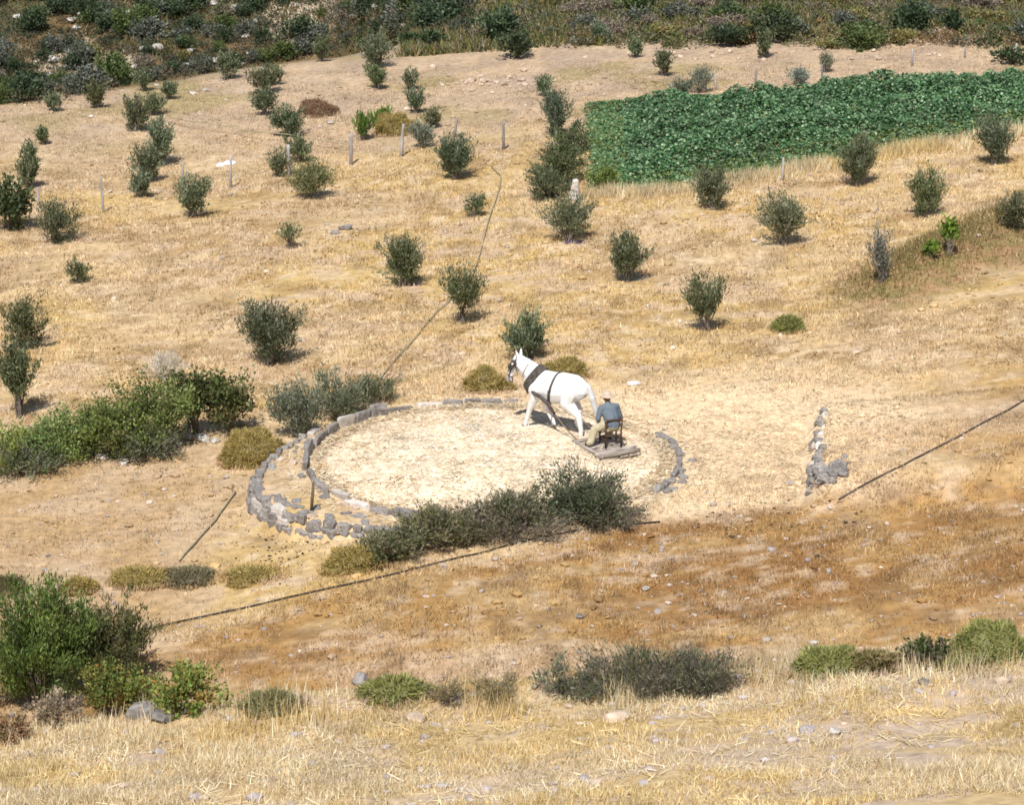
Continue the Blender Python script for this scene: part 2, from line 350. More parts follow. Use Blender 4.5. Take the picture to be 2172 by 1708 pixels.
# ------------------------------------------------------------------ grass, stubble and straw (nobody could count it)
def blades(name, x, y, hgt, wid, lean, colfun, label, cat, flat=False, zoff=0.0, mat=None):
    n = len(x); z = H(x, y) + zoff; r = RNG
    a = r.random(n) * 2 * math.pi; side = np.stack([np.cos(a), np.sin(a), np.zeros(n)], 1)
    b = r.random(n) * 2 * math.pi; L = lean * np.abs(r.normal(0.7, 0.4, n))
    base = np.stack([x, y, z], 1)
    if flat:
        tilt = np.clip(r.normal(0.10, 0.14, n), -0.05, 0.6)
        d = np.stack([np.cos(b) * np.cos(tilt), np.sin(b) * np.cos(tilt), np.sin(tilt)], 1)
        side = np.stack([-np.sin(b), np.cos(b), 0.35 * r.normal(0, 1, n)], 1)
        tip = base + d * hgt[:, None]; base = base + np.array([0, 0, 0.012])
        V = np.stack([base - side * wid[:, None] / 2, base + side * wid[:, None] / 2, tip + side * wid[:, None] / 3, tip - side * wid[:, None] / 3], 1).reshape(-1, 3)
        F = np.arange(4 * n).reshape(n, 4); k = 4
    else:
        tip = base + np.stack([np.cos(b) * L * hgt, np.sin(b) * L * hgt, hgt * np.sqrt(np.clip(1 - L * L * 0.6, 0.1, 1))], 1)
        base[:, 2] -= 0.02
        V = np.stack([base - side * wid[:, None] / 2, base + side * wid[:, None] / 2, tip], 1).reshape(-1, 3)
        F = np.arange(3 * n).reshape(n, 3); k = 3
    c = np.repeat(colfun(x, y), k, 0)
    return tag(obj(name, mesh_np(name, V, F, np.clip(c, 0.01, 0.9)), mat or M_STRAW), label, cat, kind='stuff')
def in_pad(x, y, m=0.0):
    dx = x - RC[0]; dy = y - RC[1]; return np.hypot(dx, dy) < rpad(np.arctan2(dy, dx) % (2 * math.pi)) + m
def gcol(lo, hi, tint=(1, 1, 1)):
    def f(x, y):
        q = RNG.random(len(x)); c = ground_col(x, y) * (lo * 0.82 + (hi - lo * 0.82) * q)[:, None] * np.array(tint)
        c = mixc(c, C(0.78, 0.69, 0.51)[None], sst(0.7, 1.0, q) * 0.5)
        c *= (0.72 + 0.56 * vnoise(x * 2.4 + 3, y * 2.4))[:, None]
        c += (0.04 * RNG.random(len(x)))[:, None] * np.array([1, 0.8, 0.4]); return c
    return f
def scatter(n, x0, x1, y0, y1, clump=None, thr=0.45, pad=True):
    x = RNG.uniform(x0, x1, n); y = RNG.uniform(y0, y1, n); k = np.ones(n, bool)
    if pad: k &= ~in_pad(x, y, 0.1)
    if clump:
        m = n // 7; tx = RNG.uniform(x0, x1, m); ty = RNG.uniform(y0, y1, m); g = RNG.integers(0, m, n); sp = 0.05 + 0.0015 * (y1 - y0)
        h2 = RNG.random(n) < 0.75; x = np.where(h2, tx[g] + RNG.normal(0, sp, n), x); y = np.where(h2, ty[g] + RNG.normal(0, sp, n), y)
        if pad: k = ~in_pad(x, y, 0.1)
    if clump: k &= fbm(x * clump, y * clump + 11, 3) + 0.25 * RNG.random(n) > thr
    return x[k], y[k]
def straw_col(x, y):
    P = np.array([(0.82, 0.72, 0.50), (0.68, 0.53, 0.29), (0.56, 0.43, 0.26), (0.80, 0.70, 0.49), (0.60, 0.45, 0.23)])
    k = RNG.integers(0, 5, len(x)); yel = fbm(x * 0.3 + 50, y * 0.5, 3) > 0.55; cc = P[k]; cc[yel] = cc[yel] * np.array([0.95, 0.9, 0.72])
    return cc * RNG.uniform(0.75, 1.15, len(x))[:, None] * (0.8 + 0.4 * vnoise(x * 1.5, y * 1.5))[:, None]
# foreground stubble
x, y = scatter(170000, -9.5, 9.5, -29.5, -20.2, 0.85, 0.52)
n = len(x); blades('dry_stubble', x, y, RNG.uniform(0.04, 0.17, n) * (0.5 + 1.0 * vnoise(x * 0.8, y * 0.8)), RNG.uniform(0.010, 0.024, n), 0.9, straw_col, 'pale gold cut stubble and dry grass on the near bank', 'stubble')
x, y = scatter(16000, -9.5, 9.5, -29.5, -20.6, 0.8, 0.5)
n = len(x); blades('loose_straw', x, y, RNG.uniform(0.08, 0.3, n), RNG.uniform(0.008, 0.016, n), 0, straw_col, 'loose pale straws lying flat on the near bank', 'straw', flat=True)
x = RNG.normal(2.2, 4.2, 7000); y = RNG.uniform(-22.9, -20.5, 7000); k = fbm(x * 0.9, y * 0.9, 2) > 0.45; x, y = x[k], y[k]
n = len(x); blades('tall_straw_stalks', x, y, RNG.uniform(0.2, 0.52, n), RNG.uniform(0.012, 0.022, n), 0.35, straw_col, 'tall pale stalks standing along the lip of the near bank', 'stalks')
# brown slope
x, y = scatter(150000, -11.5, 12.5, -17, 0.5, 0.9, 0.5)
k = (y < -9.8 + 0.58 * (x + 7.4) + 1.5) | (x > 7.0); x, y = x[k], y[k]
n = len(x); blades('brown_dry_grass', x, y, RNG.uniform(0.04, 0.15, n), RNG.uniform(0.014, 0.028, n), 0.8, gcol(0.7, 1.5), 'short brown dry grass on the slope below the hose', 'grass')
# ground round the floor
x, y = scatter(60000, -12, 13, -8, 14, 0.8, 0.52); k = (np.hypot((x - 5.0) * 0.9, (y - 0.6) * 1.1) > 4.5) | (RNG.random(len(x)) < 0.22); x, y = x[k], y[k]
n = len(x); blades('cropped_dry_grass', x, y, RNG.uniform(0.03, 0.12, n), RNG.uniform(0.016, 0.03, n), 0.9, gcol(0.75, 1.45), 'cropped pale grass around the threshing floor', 'grass')
# the olive field
x, y = scatter(400000, -22, 23, 5, 49, 0.5, 0.50); k = np.abs(x) < 13.5 + 0.22 * y; x, y = x[k], y[k]
n = len(x); blades('field_dry_grass', x, y, RNG.uniform(0.04, 0.16, n) * (1 - 0.45 * sst(25, 45, y)), RNG.uniform(0.02, 0.045, n), 1.0, gcol(0.65, 1.6), 'golden dry grass covering the olive field', 'grass')
x, y = scatter(60000, -20, 21, 5, 47, 0.7, 0.72); k = np.abs(x) < 12.5 + 0.22 * y; x, y = x[k], y[k]; n = len(x)
pk = np.array([(0.25, 0.18, 0.085), (0.20, 0.155, 0.08), (0.30, 0.20, 0.09), (0.22, 0.20, 0.09)])
blades('withered_weeds', x, y, RNG.uniform(0.04, 0.16, n), RNG.uniform(0.02, 0.04, n), 1.0, lambda a, b: pk[RNG.integers(0, 4, len(a))] * RNG.uniform(0.7, 1.4, len(a))[:, None], 'dark withered weeds in patches over the olive field', 'weeds')
x, y = scatter(40000, -11, 12.5, -16, 6, 0.9, 0.72); n = len(x)
blades('withered_slope_weeds', x, y, RNG.uniform(0.03, 0.12, n), RNG.uniform(0.016, 0.03, n), 1.0, lambda a, b: pk[RNG.integers(0, 4, len(a))] * RNG.uniform(0.6, 1.3, len(a))[:, None], 'dark withered weeds in patches on the near slope', 'weeds')
u_ = RNG.uniform(-0.1, 1.6, 9000); x = 10.6 + 4.2 * u_ + RNG.normal(0, 0.7, 9000); y = 14.2 + 5.8 * u_ + RNG.normal(-0.3, 0.7, 9000); n = len(x)
blades('bank_grass', x, y, RNG.uniform(0.06, 0.24, n), RNG.uniform(0.018, 0.035, n), 0.9, lambda a, b: np.array([(0.20, 0.16, 0.06), (0.27, 0.20, 0.09), (0.16, 0.14, 0.05)])[RNG.integers(0, 3, len(a))] * RNG.uniform(0.7, 1.3, len(a))[:, None], 'dull olive brown grass along the low bank beside the bright green sapling', 'grass')
# straw on the floor
a = RNG.random(70000) * 2 * math.pi; rr = 4.22 * np.sqrt(RNG.random(70000)); rr = np.where(RNG.random(70000) < 0.04, RNG.normal(4.55, 0.3, 70000), rr); x = RC[0] + rr * np.cos(a); y = RC[1] + rr * np.sin(a)
n = len(x); blades('threshed_straw', x, y, RNG.uniform(0.07, 0.24, n), RNG.uniform(0.012, 0.03, n), 0, lambda a, b: np.array([(0.90, 0.85, 0.74), (0.74, 0.60, 0.42), (0.85, 0.75, 0.58), (0.60, 0.46, 0.30)])[RNG.integers(0, 4, len(a))] * RNG.uniform(0.8, 1.1, len(a))[:, None] * (0.72 + 0.55 * fbm(a * 1.6, b * 1.6, 4))[:, None] * (1 - np.array([0.12, 0.18, 0.28]) * sst(1.8, 3.6, np.hypot(a - RC[0], b - RC[1]) + 1.2 * (fbm(a * 0.7, b * 0.7, 3) - 0.5))[:, None]), 'pale threshed straw spread over the round floor', 'straw', flat=True)
x = RNG.normal(6.6, 1.4, 9000); y = RNG.normal(0.4, 2.2, 9000); k = ~in_pad(x, y, 0.0); x, y = x[k], y[k]
n = len(x); blades('spilled_chaff', x, y, RNG.uniform(0.05, 0.16, n), RNG.uniform(0.012, 0.026, n), 0, gcol(0.85, 1.35), 'pale chaff spilled on worn ground beside the floor', 'chaff', flat=True)
# low green brown ground cover on the hills
def cover(name, x, y, cols, hlo, hhi, wlo, whi, label):
    pick = np.array(cols)[RNG.integers(0, len(cols), len(x))]
    blades(name, x, y, RNG.uniform(hlo, hhi, len(x)), RNG.uniform(wlo, whi, len(x)), 0.9, lambda a, b: pick * RNG.uniform(0.6, 1.5, len(a))[:, None], label, 'undergrowth', mat=M_LEAF)
x, y = scatter(150000, -4, 24, 52, 74, 0.45, 0.46)
cover('low_undergrowth', x, y, [(0.20, 0.185, 0.05), (0.13, 0.145, 0.05), (0.25, 0.18, 0.08), (0.09, 0.115, 0.04), (0.26, 0.22, 0.15)], 0.15, 0.55, 0.06, 0.14, 'low olive green undergrowth on the slope above the vines')
x, y = scatter(90000, -45, 8, 98, 190, 0.18, 0.60)
cover('hill_undergrowth', x, y, [(0.11, 0.105, 0.05), (0.22, 0.145, 0.065), (0.09, 0.10, 0.048), (0.17, 0.14, 0.06)], 0.2, 0.6, 0.10, 0.25, 'low brown green undergrowth on the far rocky hill')

# ------------------------------------------------------------------ plants
OLIVE = [(0.046, 0.062, 0.025), (0.078, 0.10, 0.044), (0.125, 0.148, 0.075), (0.21, 0.23, 0.15)]
PALEOLIVE = [(0.10, 0.12, 0.085), (0.15, 0.17, 0.13), (0.2, 0.22, 0.18)]
DARK = [(0.020, 0.034, 0.018), (0.036, 0.056, 0.026), (0.06, 0.082, 0.04)]
GREEN = [(0.07, 0.115, 0.028), (0.12, 0.175, 0.04), (0.17, 0.215, 0.06), (0.05, 0.08, 0.026), (0.14, 0.15, 0.06)]
FIG = [(0.03, 0.05, 0.02), (0.055, 0.085, 0.028), (0.085, 0.12, 0.04), (0.11, 0.10, 0.05)]
THORN = [(0.06, 0.075, 0.032), (0.09, 0.105, 0.048), (0.13, 0.135, 0.075), (0.16, 0.14, 0.10), (0.045, 0.056, 0.028)]
GREYG = [(0.085, 0.11, 0.065), (0.12, 0.14, 0.09), (0.065, 0.085, 0.045)]
HEATH = [(0.05, 0.085, 0.018), (0.09, 0.13, 0.028), (0.13, 0.175, 0.04), (0.035, 0.055, 0.016)]
MASTIC = [(0.10, 0.14, 0.03), (0.14, 0.17, 0.04), (0.23, 0.12, 0.035), (0.07, 0.10, 0.025), (0.19, 0.19, 0.045)]
DRYB = [(0.22, 0.16, 0.10), (0.28, 0.21, 0.13), (0.16, 0.12, 0.08)]
YELLOW = [(0.34, 0.26, 0.07), (0.42, 0.32, 0.11), (0.27, 0.225, 0.06), (0.46, 0.34, 0.15)]
YGREEN = [(0.24, 0.26, 0.07), (0.31, 0.31, 0.10), (0.18, 0.21, 0.055), (0.38, 0.34, 0.15)]
BRIGHT = [(0.07, 0.13, 0.02), (0.10, 0.17, 0.03), (0.05, 0.09, 0.018)]
def unit(v): return v / (np.linalg.norm(v, axis=-1, keepdims=True) + 1e-9)
def leaves_vf(c, d, L, W, rng):
    n = len(c); s = unit(np.cross(d, unit(rng.normal(0, 1, (n, 3))))); L = L[:, None]; W = W[:, None]
    V = np.stack([c, c + d * L * 0.5 + s * W / 2, c + d * L, c + d * L * 0.5 - s * W / 2], 1).reshape(-1, 3)
    return V, np.arange(4 * n).reshape(n, 4)
def bush_meshes(seed, w, d, h, pal, base=0.25, n=1500, L=0.11, W=0.035, up=0.3, lumps=5, twigs=40, stem=0.03, stems=4, grey=0.0, core=0.45, jit=0.055, vase=0.0):
    """crown of leaf sized faces grown on twigs, and the stems that carry them; origin at the foot"""
    rng = np.random.default_rng(seed)
    cz = (base + (1 - base) * 0.5) * h; R = np.array([w / 2, d / 2, (1 - base) * h / 2]) * (np.array([1.12, 1.12, 1.06]) if vase else np.array([1.06, 1.06, 0.95]))
    bd = unit(rng.normal(0, 1, (lumps, 3))); ba = rng.uniform(-0.42, 0.26, lumps)
    nt = twigs
    dirs = unit(rng.normal(0, 1, (nt, 3)) * np.array([1, 1, 0.95]) + np.array([0, 0, 0.12]))
    f = 0.92 + ((np.clip((dirs @ bd.T - 0.55) / 0.45, 0, 1)) * ba).sum(1)
    rad = rng.random(nt) ** 0.45; rad[rng.random(nt) < 0.14] *= 1.16
    tips = dirs * (rad * np.clip(f, 0.5, 1.12))[:, None] * R + np.array([0, 0, cz])
    if vase:
        zr = np.clip(tips[:, 2] / h, 0, 1); k_ = 1 - vase + vase * 1.25 * zr; tips[:, 0] = tips[:, 0] * k_ + rng.normal(0, 0.05) * w * zr; tips[:, 1] = tips[:, 1] * k_
    start = tips * np.array([0.22, 0.22, 0.0]); start[:, 2] = np.clip(tips[:, 2] * 0.42, 0, h)
    tw = rng.integers(0, nt, n); t = core + (1.06 - core) * rng.random(n) ** 0.75
    A = start[tw]; B = tips[tw]
    P = A + (B - A) * t[:, None] + rng.normal(0, 1, (n, 3)) * (jit * (w + h) / 2) * np.array([1, 1, 0.8])
    P[:, 2] = np.clip(P[:, 2], 0.02, None)
    td = unit(B - A)
    dd = unit(td * 0.7 + rng.normal(0, 0.55, (n, 3)) + np.array([0, 0, up]))
    V, F = leaves_vf(P, dd, L * rng.uniform(0.6, 1.3, n), W * rng.uniform(0.7, 1.3, n), rng)
    pal = np.array(pal); tone = pal[rng.integers(0, len(pal), nt)][tw] * 0.5 + pal[rng.integers(0, len(pal), n)] * 0.5
    c = tone * (1.28 if vase else 1.5) * rng.uniform(0.7, 1.35, n)[:, None]
    if grey:
        g = rng.random(n) < grey; c[g] = np.array([0.21, 0.175, 0.15]) * rng.uniform(0.7, 1.3, g.sum())[:, None]
        m = 4 * np.nonzero(g)[0]; mid = (V[m + 1] + V[m + 3]) / 2
        V[m + 1] = mid + (V[m + 1] - mid) * 0.3; V[m + 3] = mid + (V[m + 3] - mid) * 0.3; V[m + 2] = V[m] + (V[m + 2] - V[m]) * 2.2
    crown = mesh_np('crown', V, F, np.repeat(c, 4, 0))
    Vs, Fs, off = [], [], 0
    order = rng.permutation(nt)[:stems + 10]
    for j, k in enumerate(order):
        main = j < stems; r0 = stem * (1.0 if main else 0.45)
        foot = np.array([rng.normal(0, 0.04 * w), rng.normal(0, 0.04 * w), -0.06]); e = start[k] * 0.4 + tips[k] * 0.6
        q = [foot, foot * 0.6 + e * 0.4 * np.array([0.6, 0.6, 1]) + rng.normal(0, 0.02, 3), e * 0.75 + foot * 0.25 + rng.normal(0, 0.03, 3), e]
        v, ff = tube_vf(q, [r0, r0 * 0.75, r0 * 0.5, r0 * 0.2], 5); Vs.append(v); Fs.append(ff + off); off += len(v)
    st = mesh_np('trunk', np.concatenate(Vs), np.concatenate(Fs), None, True)
    return crown, st
SEED = [1000]
def plant(name, box, pal, label, cat, group=None, tree=False, dens=1.0, depth=0.9, sink=0.06, **kw):
    x0, x1, y0, y1 = box; p, t = at((x0 + x1) / 2, y1 - sink * (x1 - x0)); ppm = 6033.0 / t
    w = (x1 - x0) / ppm; h = (y1 - y0) / ppm / 0.955 * (1.0 if tree else 0.87)
    SEED[0] += 1
    L = kw.pop('L', 0.11); W = kw.pop('W', 0.036); pr_ = np.random.default_rng(SEED[0] + 7); pal = np.array(pal) * pr_.uniform(0.8, 1.22) * np.array([pr_.uniform(0.92, 1.15), 1, pr_.uniform(0.85, 1.1)])
    n = int(dens * 2.3 * w * h / (0.5 * L * W)); n = max(160, min(n, 26000))
    kw.setdefault('twigs', int(30 + 14 * w * h))
    crown, st = bush_meshes(SEED[0], w, w * depth, h, pal, n=n, L=L, W=W, **kw)
    o = thing(name, label, cat, p, 0, group)
    obj('crown' if tree else 'foliage', crown, M_LEAF, o); obj('trunk' if tree else 'stems', st, M_BARK, o)
    return o
G_OL = 'young olive trees in the dry field'
def olive(box, label, pal=OLIVE, **kw):
    kw['base'] = kw.get('base', 0.1) - 0.08; kw.setdefault('up', 0.6); kw.setdefault('lumps', 7)
    kw.setdefault('L', 0.12); kw.setdefault('W', 0.03); kw['dens'] = kw.get('dens', 1.25) * 1.12; kw.setdefault('jit', 0.038); kw.setdefault('vase', 0.3); kw.setdefault('core', 0.3)
    x0, x1, y0, y1 = box; box = (x0 - 3, x1 + 3, y0 - 4, y1 + 1); kw.setdefault('twigs', 90)
    return plant('olive_tree', box, pal, label, 'olive tree', G_OL, tree=True, **kw)
olive((0, 106, 636, 748), 'round young olive above the taller bare stemmed one beside the green thicket', base=0.15)
olive((-14, 98, 728, 892), 'tall young olive with bare lower stem beside the green bramble thicket', base=0.35, stem=0.04)
olive((497, 648, 632, 782), 'large round young olive behind the fig thicket, dark shade at its foot', base=0.08)
olive((800, 915, 486, 613), 'dense upright young olive in the open grass uphill of the thin grey hose')
olive((926, 1034, 572, 694), 'open crowned young olive on thin trunk with the grey hose passing it', base=0.4, dens=0.95)
olive((1058, 1184, 666, 772), 'wide young olive standing right behind the head of the white horse', base=0.12)
olive((1142, 1272, 424, 520), 'two lobed young olive below the vineyard corner, purple sheet at its foot', base=0.25, lumps=9, dens=0.9)
olive((1278, 1384, 478, 604), 'upright dense young olive with a spreading low side branch')
olive((1450, 1547, 584, 709), 'slim young olive with open bare base near a round yellow cushion shrub', base=0.3, dens=0.95)
olive((1604, 1727, 414, 527), 'broad silvery young olive alone on bare ground below the vines', base=0.15)
olive((1470, 1560, 350, 449), 'brownish olive with several bare stems at the lower edge of the vines', base=0.12, grey=0.12)
olive((1770, 1866, 290, 399), 'tall loose olive pressed against the lower edge of the vineyard', base=0.1, grey=0.08)
olive((1915, 2006, 364, 463), 'compact silvery olive between the vines and a bright green sapling')
olive((2064, 2152, 242, 355), 'dark upright olive at the far lower end of the vineyard', base=0.08)
olive((2116, 2184, 410, 492), 'small olive on top of the weedy bank', base=0.15)
olive((1838, 1898, 474, 602), 'thin sparse grey olive beside the bright green sapling', pal=PALEOLIVE, dens=0.6, base=0.05)
olive((974, 1042, 414, 462), 'very small sparse olive uphill of the open crowned one', dens=0.65)
olive((587, 643, 470, 530), 'straggly little olive alone in the middle of the dry field', dens=0.55, base=0.2)
olive((138, 196, 556, 603), 'tiny low olive bush alone in pale grass', dens=1.0)
olive((70, 168, 428, 520), 'feathery young olive beside the big dark bush and the fence', dens=1.0)
olive((358, 452, 374, 467), 'round young olive in front of the fence posts with holes in its crown', dens=1.1)
olive((607, 713, 346, 426), 'wide low olive just in front of the fence by the tallest post', dens=1.2)
olive((916, 1016, 284, 386), 'dense dome shaped olive just in front of the fence', dens=1.35)
for b, l in [
        ((895, 938, 226, 274), 'lowest of three stacked olives just uphill of the pale grey green one'),
        ((855, 906, 190, 242), 'middle of three stacked olives uphill of the pale grey green one'),
        ((851, 891, 147, 192), 'topmost of three stacked olives uphill of the pale grey green one'),
        ((774, 829, 138, 192), 'olive with bare foot directly below the tallest olive of the upper field'),
        ((764, 833, 80, 145), 'tallest olive of the upper field, dark and dense at the field top'),
        ((525, 600, 145, 202), 'top olive of the long dark chain leading down to the tallest fence post'),
        ((530, 596, 190, 247), 'second olive from the top of the long dark chain'),
        ((575, 656, 228, 294), 'widest olive in the middle of the long dark chain'),
        ((600, 666, 288, 347), 'olive of the long dark chain right behind the tallest fence post'),
        ((567, 622, 324, 377), 'lowest greyish olive at the end of the long dark chain'),
        ((454, 507, 104, 172), 'tall narrow olive at the far field edge among scrub'),
        ((284, 323, 151, 194), 'little olive by the field edge scrub, next to a low rounded one'),
        ((334, 381, 177, 212), 'low rounded olive with a flat shadow near the field edge'),
        ((179, 226, 178, 231), 'dark olive touching the edge scrub above a pale stony patch'),
        ((94, 131, 199, 238), 'small faint olive at the field edge beyond the stony patch'),
        ((252, 323, 209, 281), 'broad black based olive with a smaller one leaning behind it'),
        ((298, 354, 203, 246), 'smaller olive leaning behind the broad black based one'),
        ((307, 369, 256, 354), 'top and tallest of three overlapping olives above the fence'),
        ((279, 352, 313, 390), 'middle of three overlapping olives above the fence'),
        ((271, 329, 368, 421), 'palest and lowest of three overlapping olives above the fence'),
        ((74, 109, 270, 308), 'thin little olive alone uphill of the big dark bush'),
        ((31, 93, 330, 401), 'olive partly hidden by the big dark bush'),
        ((44, 86, 307, 347), 'small olive behind the one hidden by the big dark bush'),
        ((1381, 1431, 104, 163), 'dark olive alone on the bare strip above the vineyard'),
        ((1132, 1174, 162, 206), 'little leaning olive above the tall pale one'),
        ((1329, 1366, 84, 123), 'small grey olive at the scrub foot on the bare strip'),
        ((1599, 1639, 71, 125), 'small grey olive in front of the tall dark oak bush'),
        ((560, 606, 140, 182), 'olive touching the top of the long dark chain on its uphill side'),
        ((655, 700, 80, 132), 'olive at the field crest by the sandy track'),
        ((1247, 1299, 50, 92), 'round grey olive among the yellow scrub above the bare strip'),
        ]:
    olive(b, l, dens=1.35, L=0.12, W=0.04)
olive((866, 927, 260, 316), 'pale grey green small olive beyond the fence, beside a post with blue cloth', pal=PALEOLIVE)
olive((1147, 1216, 188, 292), 'tall pale olive with a fence post before it, near the bramble strip', pal=GREYG)
for b, l in [((1454, 1510, 141, 198), 'tallest pale silvery olive along the upper edge of the vineyard'), ((1420, 1470, 170, 214), 'faint low olive beside the tallest silvery one at the upper vineyard edge'),
             ((1664, 1726, 145, 184), 'wide pale silvery olive half sunk behind the upper vine edge'), ((1734, 1770, 111, 154), 'slim pale olive on the bare strip beside a thin vineyard post')]:
    olive(b, l, pal=PALEOLIVE, dens=1.0)
plant('dark_bush', (-30, 76, 354, 494), DARK, 'big blackish green leafy bush at the fence end', 'bush', dens=1.7, L=0.15, W=0.09, base=0.02)
plant('green_sapling', (1988, 2036, 458, 546), BRIGHT, 'bright green leafy sapling on a thin stem', 'sapling', tree=True, base=0.3, L=0.15, W=0.1, dens=0.9)
plant('green_shrub', (1954, 1994, 500, 550), BRIGHT, 'bright green low shrub at the foot of the sapling', 'shrub', L=0.15, W=0.1, base=0.0, dens=1.3)

# ---- thickets and shrubs around the threshing floor
FIGK = dict(L=0.11, W=0.065, base=0.12, dens=1.4)
plant('fig_shrub', (425, 556, 764, 930), FIG, 'dark fig like shrub at the end of the green thicket', 'shrub', stems=7, stem=0.035, **FIGK)
plant('fig_shrub', (352, 475, 758, 928), FIG, 'leafy shrub with bare leaning stems behind the pale post', 'shrub', stems=8, stem=0.035, **{**FIGK, 'base': 0.3})
plant('bramble', (230, 425, 770, 965), GREEN, 'tallest green bramble mound of the thicket next to the leafy shrub with bare stems', 'bramble', L=0.075, W=0.05, base=-0.1, dens=1.7, up=0.5)
plant('bramble', (140, 320, 815, 985), GREEN, 'green bramble mound in the middle of the thicket', 'bramble', L=0.075, W=0.05, base=-0.1, dens=1.7, up=0.5)
plant('bramble', (40, 240, 862, 988), GREEN, 'lower bramble mound sloping down from the middle one', 'bramble', L=0.075, W=0.05, base=-0.1, dens=1.7, up=0.5)
plant('bramble', (-70, 140, 900, 1004), GREEN, 'lowest bramble mound at the downhill end of the thicket', 'bramble', L=0.075, W=0.05, base=-0.1, dens=1.7, up=0.5)
plant('thorn_shrub', (180, 400, 905, 985), THORN, 'grey green thorn shrub along the foot of the bramble thicket by white stones', 'shrub', L=0.09, W=0.035, base=0.0, grey=0.2, dens=1.5)
plant('thorn_shrub', (-20, 160, 945, 1020), THORN, 'grey green weed clump at the thicket foot without stones', 'shrub', L=0.09, W=0.035, base=0.0, grey=0.2, dens=1.3)
plant('dead_twig_bush', (305, 395, 745, 812), [(0.34, 0.29, 0.28), (0.40, 0.35, 0.33)], 'leafless grey lilac twig bush behind the thicket', 'bush', L=0.22, W=0.012, dens=0.9, base=0.05)
GG = dict(L=0.11, W=0.032, base=0.0, up=0.6, dens=1.5, grey=0.1)
plant('grey_green_shrub', (568, 700, 785, 936), GREYG, 'tall grey green shrub beside the outer stone wall', 'shrub', **GG)
plant('grey_green_shrub', (640, 782, 790, 900), GREYG, 'middle grey green shrub behind the upright kerb slabs', 'shrub', **GG)
plant('grey_green_shrub', (722, 852, 792, 866), GREYG, 'low trailing grey green shrub where the grey hose meets the floor', 'shrub', **{**GG, 'dens': 1.1})
def cushion(box, pal, label, **kw):
    """dense spiny dome: a solid core and short spines all over it"""
    x0, x1, y0, y1 = box; p, t = at((x0 + x1) / 2, y1 - 0.12 * (x1 - x0)); w = (x1 - x0) * t / 6033; h = (y1 - y0) * t / 6033 * kw.get('flat', 0.72); w *= 1.12
    SEED[0] += 1; rng = np.random.default_rng(SEED[0]); pal = np.array(pal); sd = SEED[0] * 1.7
    def surf(a, b):
        d = np.stack([np.cos(a) * np.cos(b), np.sin(a) * np.cos(b), np.sin(b)], 1)
        k = 0.52 + 0.85 * fbm(d[:, 0] * 1.9 + sd, d[:, 1] * 1.9 + d[:, 2] * 2.3 + sd, 4); return d * k[:, None] * np.array([w / 2, w * 0.42, h]), d
    A, B = np.meshgrid(np.linspace(0, 2 * math.pi, 29)[:-1], np.linspace(-0.15, 1.5, 9)); V, _ = surf(A.ravel(), B.ravel()); V *= 0.95
    I = np.arange(9 * 28).reshape(9, 28); J = np.roll(I, -1, 1); F = np.stack([I[:-1].ravel(), J[:-1].ravel(), J[1:].ravel(), I[1:].ravel()], 1)
    o = thing('cushion_shrub', label, 'cushion shrub', p, 0, 'spiny cushion shrubs')
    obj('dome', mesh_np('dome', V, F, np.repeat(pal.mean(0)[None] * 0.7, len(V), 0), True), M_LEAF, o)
    n = int(min(9000, 1500 + 3800 * w * h)); V, d = surf(rng.uniform(0, 2 * math.pi, n), np.arcsin(rng.uniform(-0.1, 1, n)))
    dd = unit(d + rng.normal(0, 0.45, (n, 3))); c = pal[rng.integers(0, len(pal), n)] * rng.uniform(0.7, 1.35, n)[:, None] * (0.65 + 0.7 * fbm(V[:, 0] * 5 + sd, V[:, 1] * 5 + V[:, 2] * 7, 3))[:, None]
    V, F = leaves_vf(V * 0.94, dd, rng.uniform(0.04, 0.15, n), rng.uniform(0.012, 0.026, n), rng)
    m = int(500 * w); a = rng.uniform(0, 2 * math.pi, m); q = rng.uniform(0.72, 1.15, m); gx_ = p[0] + np.cos(a) * q * w * 0.5; gy_ = p[1] + np.sin(a) * q * w * 0.42
    gz_ = H(gx_, gy_) - p[2]; gh = rng.uniform(0.06, 0.2, m); gb = np.stack([gx_ - p[0], gy_ - p[1], gz_ - 0.02], 1); gc = ground_col(gx_, gy_) * rng.uniform(0.8, 1.4, m)[:, None]
    V2, F2 = leaves_vf(gb, unit(rng.normal(0, 0.35, (m, 3)) + np.array([0, 0, 1])), gh, np.full(m, 0.022), rng)
    obj('foliage', mesh_np('foliage', np.concatenate([V, V2]), np.concatenate([F, F2 + len(V)]), np.concatenate([np.repeat(c, 4, 0), np.repeat(gc, 4, 0)])), M_LEAF, o); return o
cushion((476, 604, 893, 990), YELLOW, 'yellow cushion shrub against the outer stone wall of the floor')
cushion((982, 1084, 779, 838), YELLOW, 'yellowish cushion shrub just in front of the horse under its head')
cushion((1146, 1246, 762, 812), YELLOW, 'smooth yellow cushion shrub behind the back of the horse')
cushion((1643, 1703, 667, 710), YGREEN, 'small round yellow green cushion alone on the pale slope')
cushion((243, 372, 1196, 1248), YELLOW, 'broad low yellow cushion at the lower end of the short grey hose', flat=0.42)
cushion((345, 455, 1194, 1246), [(0.19, 0.16, 0.10), (0.25, 0.2, 0.13), (0.2, 0.19, 0.08)], 'dark centred cushion with grey twigs at the lower end of the short grey hose', flat=0.42)
cushion((480, 600, 1205, 1240), YELLOW, 'flat yellow cushion on worn earth below the dung specks', flat=0.42)
cushion((690, 812, 1158, 1218), YELLOW, 'yellow cushion at the low end of the long thorn hedge')
cushion((1686, 1850, 1376, 1440), YGREEN, 'bright yellow green cushion on the near bank lip beside a rusty one')
